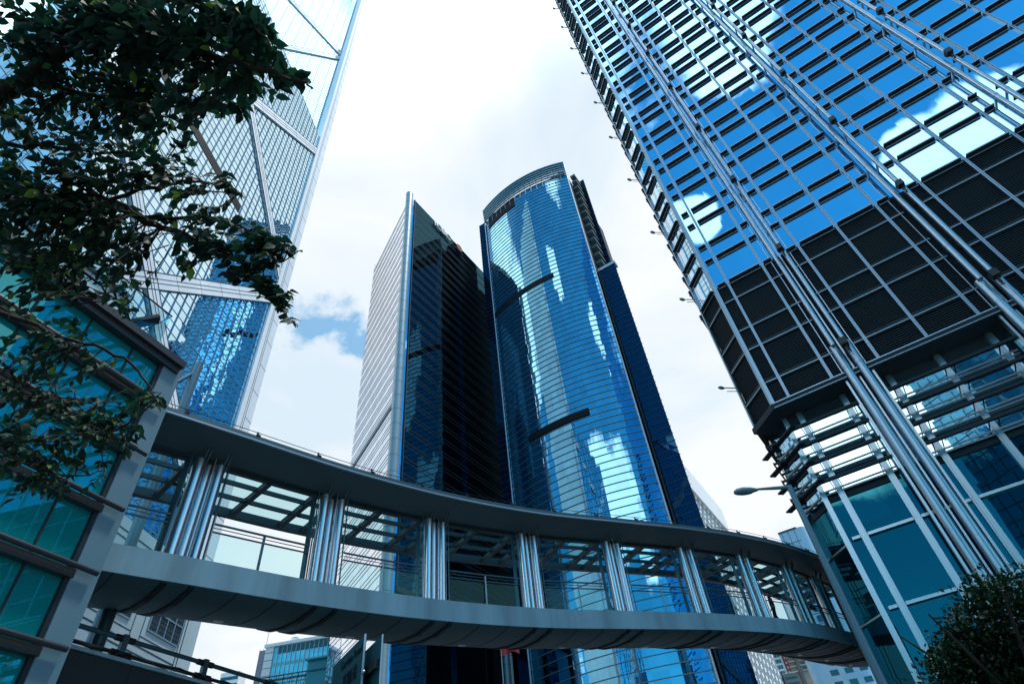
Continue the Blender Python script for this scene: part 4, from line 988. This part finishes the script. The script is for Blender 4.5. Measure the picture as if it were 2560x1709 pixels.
# lower left: glass office with dishes, mauve wrapped block
GO = at_d(668, 1612, 165.0); GF = Fr(GO[:2], -6); zg = GO.z
def gu(px, py): return GF.hit(px, py)
uw = gu(700, 1612)[0]; ue = gu(850, 1640)[0] + 6
go = thing('glass_office', 'white and cyan banded office block with rooftop dishes at lower left', 'building', (*GF(ue / 2, -8, 0)[:2], 0))
m = MB(); m.box(GF, 0, uw * .62, -16, .3, -EYE, zg); m.build('end_wall', WHITEP, go)
m = MB(); gquad(m, GF, uw * .62, ue, -EYE, zg - .6); m.build('glass_wall', G_TEAL, go)
m = MB(); m.box(GF, uw * .62, ue, -16, -.1, -EYE, zg - .5); m.build('body', JOINT, go)
m = MB(); m.box(GF, -.3, ue, -16, .7, zg - .7, zg); m.build('roof', BRACE, go)
m = MB(); z = zg - 4.5
while z > 15: m.box(GF, uw * .62, ue, 0, .12, z - .55, z + .05); z -= 3.4
m.build('band', plain('cyan_spandrel', (.10, .42, .50), .35), go)
m = MB(); m.box(GF, uw * .9, ue, .0, .14, zg - 2.4, zg - .9); dk = m.build('top_window', MATS['dark_pane'], go)
m = MB(); u = uw * .62; k = 0
while u < ue: m.box(GF, u - .04, u + .04, .0, .2, -EYE, zg - .7); u += 1.15
m.build('mullion', WHITEP, go)
m = MB(); z = zg - 2
while z > 15: m.box(GF, 0, uw * .62, .3, .33, z - .05, z + .05); z -= 1.7
m.build('wall_joint', JOINT, go)
ub = gu(790, 1650)[0]; zb_ = gu(800, 1656)[1]
m = MB(); m.box(GF, ub - .6, ub + 6, .2, 2.4, -EYE, zb_); m.box(GF, ub - 1.1, ub + 7.0, -.1, 3.2, zb_, zb_ + .3); m.build('bay', plain('bay_glass', (.03, .20, .26), .15), go)
m = MB(); zc_ = gu(700, 1697)[1]
for k in range(9): m.bar(Vector(GF(2 + k * 1.8, .2, zc_ - 2.4)), Vector(GF(3.6 + k * 1.8, 2.6, zc_)), .14, .14)
m.box(GF, 1.5, 18, 2.5, 2.7, zc_ - .1, zc_ + .15); m.box(GF, 1.5, 18, .1, .3, zc_ - .1, zc_ + .15); m.build('canopy_truss', DARKS, go)
def dish(px, py, r, lab):
    c = Vector(GF(gu(px, py)[0], -4, zg + r * 1.05)); t = thing('satellite_dish', lab, 'dish', (c.x, c.y, zg + EYE), 'rooftop dishes')
    ax = Vector((.15, -.85, .5)).normalized(); x = ax.orthogonal().normalized(); y = ax.cross(x); m = MB(); i0 = len(m.v)
    for k in range(6):
        q = k / 5
        for j in range(18): an = 2 * math.pi * j / 18; m.v.append(tuple(c + (x * math.cos(an) + y * math.sin(an)) * r * q + ax * (.4 * r * q * q)))
    for k in range(5):
        for j in range(18): a = i0 + k * 18 + j; b = i0 + k * 18 + (j + 1) % 18; m.f.append((a, b, b + 18, a + 18)); m.smooth.add(len(m.f) - 1)
    m.build('reflector', WHITEP, t); m = MB(); m.tube([(c.x, c.y, zg), (c.x, c.y, c.z)], .15, 8); m.tube([c, c + ax * r * .8], .06, 6); m.build('mount', STEELB, t)
dish(716, 1600, 1.25, 'white satellite dish standing clear on the left roof edge of the cyan banded office')
dish(800, 1603, 1.1, 'white satellite dish among roof plant of the cyan banded office')
m = MB(); m.box(GF, gu(755, 1605)[0], ue, -9, -5, zg, zg + 1.6); m.box(GF, gu(775, 1600)[0], gu(785, 1600)[0], -6, -4, zg, zg + 2.6); m.build('roof_plant', WHITEP, go)
m = MB(); am = GF(-.1, .2, 0); m.tube([(am[0], am[1], zg), (am[0], am[1], zg + 6)], .05, 6); m.build('roof_aerial', JOINT, go)
V0 = at_d(640, 1628, 190.0); VF = Fr(V0[:2], -6); v0 = VF.hit(655, 1625); uv = VF.hit(676, 1620)[0]
mv = thing('wrapped_block', 'mauve netting-wrapped block between the hill and the cyan banded office', 'building', (*VF(uv / 2, -5, 0)[:2], 0))
m = MB(); m.box(VF, VF.hit(650, 1625)[0], uv, -12, 0, -EYE, v0[1]); m.build('netting', MAUVE, mv)
m = MB(); u = VF.hit(650, 1625)[0]
while u < uv: m.box(VF, u - .05, u + .05, 0, .1, -EYE, v0[1] + .4); u += 1.1
z = v0[1] - 12
while z > 5: m.box(VF, VF.hit(650, 1625)[0], uv, 0, .12, z - .25, z + .25); z -= 14
m.build('scaffold', plain('bamboo_poles', (.30, .30, .36), .8), mv)
hv = at_d(572, 1688, 320); hf = Fr(hv[:2], -5)
vb = thing('hillside_villa', 'small white villa on the wooded slope at the far left', 'building', (hv.x, hv.y, hv.z - 12 + EYE))
m = MB(); m.box(hf, -4, 5, -6, 0, hv.z - 14, hv.z + 1.5); m.build('wall', WHITEP, vb)
m = MB()
for zz in (-1, -4): m.box(hf, -3.6, 4.6, 0, .1, hv.z + zz - .8, hv.z + zz + .6)
m.build('window', MATS['dark_pane'], vb)
# behind the camera, seen only in the mirror glass: gridded tower and low podium
bk = thing('grid_tower', 'blue gridded tower mirrored in the lower panes of the glass tower', 'tower', (-30, -95, 0))
BF = Fr((-52, -70), 176); m = MB(); gquad(m, Fr((-2, -78), 180), -30, 20, -EYE, 88); m.build('glass_wall', glass('grid_glass', (.3, .6, .75), (.0, .12, .22), .3, (3, 3)), bk)
m = MB(); m.prism([(-21.8, -78.2), (27.8, -78.2), (27.8, -118), (-21.8, -118)], -EYE, 87.6); m.build('body', FIN, bk)
gg = Fr((-2, -78), 180); m = MB(); u = -30
while u < 20: m.box(gg, u - .06, u + .06, 0, .1, -EYE, 88); u += 2.2
z = 4
while z < 88: m.box(gg, -30, 20, 0, .1, z - .06, z + .06); z += 2.6
m.build('mullion_grid', JOINT, bk)

# ================================================================== PEOPLE ON THE FOOTBRIDGE
def person(i, o, turn, label, top, hair):
    p = bp(i, o, -.02); t = thing('person', label, 'person', (p.x, p.y, p.z + EYE), None)
    bm = bmesh.new(); sk = bm.verts.layers.skin.verify()
    J = dict(pel=((0, 0, .95), .13), wst=((0, 0, 1.1), .125), che=((0, .01, 1.32), .15), nek=((0, .01, 1.49), .055), hed=((0, .03, 1.60), .085), top=((0, .03, 1.70), .07),
             ls=((.18, 0, 1.42), .06), le=((.25, -.02, 1.14), .043), lw=((.24, .12, .92), .03), lh=((.24, .17, .85), .028),
             rs=((-.18, 0, 1.42), .06), re=((-.25, -.05, 1.14), .043), rw=((-.25, -.02, .90), .03), rh=((-.25, 0, .82), .028),
             lp=((.09, 0, .88), .095), lk=((.10, .10, .50), .062), la=((.10, .02, .10), .042), lf=((.10, .16, .03), .035),
             rp=((-.09, 0, .88), .095), rk=((-.10, .02, .50), .062), ra=((-.10, -.14, .12), .042), rf=((-.10, 0, .03), .035))
    V = {}
    for k, (c, r) in J.items(): v = bm.verts.new(c); v[sk].radius = (r, r); V[k] = v
    V['pel'][sk].use_root = True
    for e in ('pel wst', 'wst che', 'che nek', 'nek hed', 'hed top', 'che ls', 'ls le', 'le lw', 'lw lh', 'che rs', 'rs re', 're rw', 'rw rh', 'pel lp', 'lp lk', 'lk la', 'la lf', 'pel rp', 'rp rk', 'rk ra', 'ra rf'):
        a, b = e.split(); bm.edges.new((V[a], V[b]))
    me = bpy.data.meshes.new('tmp'); bm.to_mesh(me); bm.free(); ob = bpy.data.objects.new('tmp', me); COL.objects.link(ob)
    ob.modifiers.new('s', 'SKIN'); ss = ob.modifiers.new('u', 'SUBSURF'); ss.levels = 2; ss.render_levels = 2
    me2 = bpy.data.meshes.new_from_object(ob.evaluated_get(bpy.context.evaluated_depsgraph_get())); bpy.data.objects.remove(ob)
    me2.materials.clear()
    for mt in (SKIN, top, CLOTH): me2.materials.append(mt)
    for pg in me2.polygons:
        c = pg.center; pg.use_smooth = True; pg.material_index = 0 if c.z > 1.48 or (abs(c.x) > .19 and c.z < .95) else (1 if c.z > .93 else 2)
    me2.transform(Matrix.Rotation(turn, 4, 'Z')); bo = bpy.data.objects.new('body', me2); COL.objects.link(bo); bo.parent = t
    R3 = Matrix.Rotation(turn, 3, 'Z')
    m = MB(); c = p + R3 @ Vector((0, .0, 1.67)); m.ball(c, .108, 14, 9, (1, 1.05, .9), R3); m.ball(c + R3 @ Vector((0, -.05, -.06)), .09, 12, 8, (1, .9, 1.1), R3); m.build('hair', hair, t)
    m = MB(); h0 = p + R3 @ Vector((0, .12, 1.6)); m.ball(h0, .018, 8, 6)
    for s in (-1, 1): m.ball(p + R3 @ Vector((s * .035, .112, 1.63)), .012, 8, 6)
    m.build('face', BLACK, t)
ct = [STN[k + 2] for k in range(9)]
person(ct[6] + .47 * NSUB, .6, 1.2, 'pedestrian in a maroon top with dark hair on the footbridge', CLOTHR, BLACK)
person(ct[6] - .02 * NSUB, 1.5, -1.7, 'pedestrian all in black standing on the footbridge beside the precast block', CLOTH, BLACK)

# ================================================================== TREES
K = 2560 / 2349
def leaf(mb, base, axis, nor, ln, wd):
    axis = axis.normalized(); side = axis.cross(nor).normalized(); nor = side.cross(axis).normalized(); i = len(mb.v)
    T_ = ((0, 0), (.18, .34), (.45, .5), (.75, .27), (1, 0)); bend = -.16
    for t, w in T_:
        c = base + axis * (ln * t) + nor * (bend * ln * t * t)
        mb.v.append(tuple(c))
        if 0 < w: mb.v.append(tuple(c + side * wd * w + nor * wd * w * .28)); mb.v.append(tuple(c - side * wd * w + nor * wd * w * .28))
    a = [0, 1, 4, 7, 10]
    for q in (1, 2):
        mb.f.append((i + 0, i + 1, i + 1 + q)); mb.f.append((i + 1, i + 4, i + 4 + q, i + 1 + q)); mb.f.append((i + 4, i + 7, i + 7 + q, i + 4 + q)); mb.f.append((i + 7, i + 10, i + 7 + q))
def P3(x, y, s): return ray(x * K, y * K) * s                               # point at straight distance s
rt = random.Random(11)
tree = thing('broadleaf_tree', 'dark broad-leaved tree whose branches overhang the upper left of the view', 'tree', (-4.6, .2, 0))
BR = [  # (points (x, y, distance), start radius, end radius)
    ([(-330, 420, 4.6), (-120, 300, 4.6), (60, 180, 4.5), (190, 90, 4.4), (300, 10, 4.3), (420, -70, 4.2)], .055, .03),
    ([(190, 90, 4.4), (300, 52, 4.2), (420, 90, 3.9), (520, 140, 3.6), (620, 165, 3.4), (690, 188, 3.3), (715, 204, 3.25)], .022, .004),
    ([(300, 10, 4.3), (420, 0, 4.0), (520, 40, 3.7), (590, 70, 3.5), (620, 110, 3.4)], .016, .004),
    ([(60, 180, 4.5), (200, 215, 4.4), (330, 235, 4.2), (450, 250, 4.0), (560, 235, 3.8)], .015, .004),
    ([(-300, 520, 4.9), (-60, 462, 4.8), (60, 452, 4.7), (170, 448, 4.5), (250, 460, 4.3), (320, 500, 4.2), (400, 530, 4.1), (500, 570, 4.0), (570, 620, 3.9), (625, 690, 3.8), (662, 738, 3.75)], .036, .004),
    ([(250, 460, 4.3), (340, 430, 4.2), (420, 415, 4.1), (500, 425, 4.0), (540, 450, 3.95)], .014, .004),
    ([(320, 500, 4.2), (420, 500, 4.1), (520, 510, 4.0), (600, 545, 3.9), (650, 600, 3.8)], .014, .004),
    ([(-60, 462, 4.8), (60, 520, 4.8), (150, 590, 4.7), (230, 650, 4.6), (290, 720, 4.5)], .016, .004),
    ([(-120, 300, 4.6), (20, 330, 4.7), (150, 340, 4.6), (280, 350, 4.4), (380, 370, 4.3)], .018, .004),
    ([(-300, 760, 5.4), (-80, 700, 5.3), (60, 735, 5.2), (150, 775, 5.0), (240, 800, 4.8), (320, 850, 4.7), (345, 900, 4.6), (375, 930, 4.5)], .02, .003),
    ([(-280, 900, 5.5), (-40, 1000, 5.4), (120, 1010, 5.2), (220, 1000, 5.0), (310, 960, 4.8), (370, 900, 4.7)], .018, .003),
    ([(-40, 1000, 5.4), (60, 1060, 5.2), (150, 1090, 5.0), (240, 1080, 4.9)], .012, .003),
    ([(-80, 700, 5.3), (20, 850, 5.3), (110, 900, 5.2), (220, 930, 5.0)], .012, .003)]
trunk_top = P3(-330, 420, 4.6)
wood = MB(); wood.tube([(-4.6, .2, -EYE), (-4.5, .3, .6), (-4.2, .45, 1.8), tuple(P3(-420, 620, 5.1)), tuple(trunk_top)], [.2, .16, .13, .09, .055], 12)
wood.tube([tuple(P3(-420, 620, 5.1)), tuple(P3(-300, 520, 4.9))], [.05, .036], 8); wood.tube([(-4.2, .45, 1.8), tuple(P3(-300, 760, 5.4))], [.07, .02], 8); wood.tube([(-4.35, .38, 1.2), tuple(P3(-280, 900, 5.5))], [.06, .018], 8)
wood.build('trunk', BARK, tree)
SEGS = []
for pts, ra, rb in BR:
    w3 = [P3(*p) for p in pts]; fine = []
    for i in range(len(w3) - 1):
        p0 = w3[max(i - 1, 0)]; p3 = w3[min(i + 2, len(w3) - 1)]
        for k in range(4): fine.append(cr(p0, w3[i], w3[i + 1], p3, k / 4) + Vector((rt.gauss(0, .008), rt.gauss(0, .008), rt.gauss(0, .008))))
    fine.append(w3[-1]); n = len(fine); rad = [ra + (rb - ra) * (i / (n - 1)) for i in range(n)]
    m = MB(); m.tube(fine, rad, 8); m.build('branch', BARK, tree); SEGS += list(zip(fine, rad))
CL_ = [(130, 50, 165, 80, 1.25), (330, 45, 180, 75, 1.35), (520, 55, 90, 60, 1.3), (600, 115, 48, 38, 1.3), (650, 178, 42, 24, 1.25), (700, 190, 16, 10, 1.2), (610, 60, 25, 30, .9), (200, 160, 190, 80, 1.25), (400, 165, 150, 70, 1.25), (540, 200, 62, 45, 1.1),
       (330, 290, 110, 60, 1.1), (450, 250, 80, 30, 1.0), (40, 300, 90, 70, 1.1), (150, 330, 120, 50, 1.1), (330, 380, 90, 45, .95), (480, 420, 65, 26, .9), (120, 420, 150, 60, 1.15), (390, 425, 60, 30, .9), (50, 500, 90, 75, 1.2), (200, 510, 110, 50, 1.0),
       (200, 590, 105, 50, 1.1), (70, 590, 90, 55, 1.15), (430, 500, 58, 34, 1.3), (510, 535, 85, 46, 1.5), (595, 560, 62, 46, 1.6), (560, 625, 66, 40, 1.5), (630, 655, 38, 36, 1.5), (655, 722, 16, 20, 1.1), (480, 575, 60, 30, 1.1), (255, 660, 55, 36, .95), (285, 715, 26, 22, .8), (110, 650, 100, 34, .9), (40, 690, 60, 26, .8),
       (60, 790, 90, 36, .7), (170, 770, 50, 22, .6), (150, 860, 70, 26, .6), (60, 890, 80, 50, .85), (200, 940, 90, 34, .75), (335, 915, 55, 24, .75), (290, 985, 50, 34, .8), (80, 990, 100, 50, .95), (220, 1035, 95, 34, .8), (60, 1075, 80, 36, .85), (150, 1110, 60, 30, .6), (20, 1130, 40, 22, .5), (-10, 940, 60, 120, .9)]
lv_ = MB(); tw = MB(); NL = 0
for cx_, cy_, rx, ry, dens in CL_:
    low = cy_ > 740; small = low or cx_ < 450
    area = math.pi * rx * ry; la = 300 if not small else 190
    ntw = int(dens * (.82 if cy_ < 470 else 1) * area / la * 2.3 / 7) + 1
    for _ in range(ntw):
        a = rt.uniform(0, 2 * math.pi); r = math.sqrt(rt.random()); tx_, ty_ = cx_ + rx * r * math.cos(a), cy_ + ry * r * math.sin(a)
        s_ = (5.0 if low else 4.5 - .0016 * max(0, tx_)) + rt.uniform(-.45, .5) * (1.0 if tx_ < 450 else .4)
        tip = P3(tx_, ty_, s_)
        best = min(SEGS, key=lambda q: (q[0] - tip).length_squared); b0 = best[0]; dv = tip - b0
        if dv.length > .55: b0 = tip - dv.normalized() * .5
        if dv.length < .12 and tx_ < 560: tip = tip + Vector((rt.gauss(0, .1), rt.gauss(0, .1), rt.gauss(0, .1))); dv = tip - b0
        midp = b0.lerp(tip, .5) + Vector((rt.gauss(0, .03), rt.gauss(0, .03), .03 + rt.gauss(0, .03)))
        tw.tube([b0, midp, tip], [.0045, .003, .0015], 4, False)
        nl = rt.randint(6, 9)
        for k in range(nl):
            t = .3 + .7 * k / (nl - 1); p = (b0.lerp(midp, t * 2) if t < .5 else midp.lerp(tip, t * 2 - 1))
            tang = (tip - b0).normalized(); sd_ = tang.cross(Vector((0, 0, 1))).normalized() * (1 if k % 2 else -1)
            ax = (tang * rt.uniform(.3, 1.0) + sd_ * rt.uniform(.3, 1.0) + Vector((0, 0, rt.uniform(-.75, .1)))); nr_ = Vector((rt.gauss(0, .45), rt.gauss(0, .45), 1))
            ln_ = rt.uniform(.05, .10) * (1.0 if not small else .86); leaf(lv_, p, ax, nr_, ln_, ln_ * rt.uniform(.48, .62)); NL += 1
tw.build('twig', BARK, tree); cr_ = lv_.build('crown', LEAF, tree)
# small-leaved tree, lower right
C0 = ray(2500, 1620) * 9.6
st_ = thing('small_tree', 'bushy small-leaved green tree in the lower right corner before the glass tower', 'tree', (C0.x + .3, C0.y + .3, 0))
m = MB(); m.tube([(C0.x + .3, C0.y + .3, -EYE), (C0.x + .2, C0.y + .2, 0), (C0.x, C0.y, C0.z - .6)], [.12, .09, .05], 10)
for k in range(7): a = k * .9; m.tube([(C0.x, C0.y, C0.z - .9), tuple(C0 + Vector((math.cos(a) * .5, math.sin(a) * .5, -.2))), tuple(C0 + Vector((math.cos(a) * .9, math.sin(a) * .9, .35)))], [.04, .025, .01], 6)
m.build('trunk', BARK, st_)
m = MB()
BL = [(2550, 1530, .52), (2490, 1560, .5), (2580, 1590, .65), (2450, 1600, .38), (2520, 1640, .62), (2402, 1640, .32), (2360, 1648, .16), (2460, 1680, .48), (2560, 1700, .65), (2420, 1700, .36), (2500, 1745, .65), (2580, 1755, .65), (2440, 1500, .12), (2520, 1478, .2), (2395, 1745, .42), (2640, 1620, .75), (2640, 1730, .75)]
for px, py, r in BL:
    c = ray(px, py) * (9.6 + rt.uniform(-.3, .4))
    for _ in range(int(3600 * r * r) + 90):
        d = Vector((rt.gauss(0, 1), rt.gauss(0, 1), rt.gauss(0, 1))).normalized(); rr_ = r * (.45 + .62 * rt.random() ** .6) * (1 + .25 * mnoise.noise(d * 2.3 + c))
        p = c + d * rr_; ax = d * .7 + Vector((rt.gauss(0, .6), rt.gauss(0, .6), rt.gauss(0, .5) - .2)); nr_ = Vector((rt.gauss(0, .6), rt.gauss(0, .6), 1)); ax.normalize()
        sdv = ax.cross(nr_).normalized(); ln_ = rt.uniform(.05, .085); w2 = ln_ * .28; i = len(m.v)
        nz = sdv.cross(ax) * ln_ * .12
        m.v += [tuple(p), tuple(p + ax * ln_ * .5 + sdv * w2 + nz), tuple(p + ax * ln_), tuple(p + ax * ln_ * .5 - sdv * w2 + nz)]; m.f.append((i, i + 1, i + 2)); m.f.append((i, i + 2, i + 3))
m.build('crown', LEAF2, st_)

pk = thing('podium_block', 'low dark podium behind the camera, mirrored in the lowest panes of the glass tower', 'building', (0, -62, 0))
m = MB(); m.prism([(-95, -55), (70, -60), (70, -76), (-95, -76)], -EYE, 15.5); m.build('wall', plain('dark_stone_wall', (.02, .04, .045), .7), pk)
m = MB(); m.prism([(-96, -54.6), (71, -59.6), (71, -77), (-96, -77)], 15.5, 16.1); m.build('roof', FIN, pk)
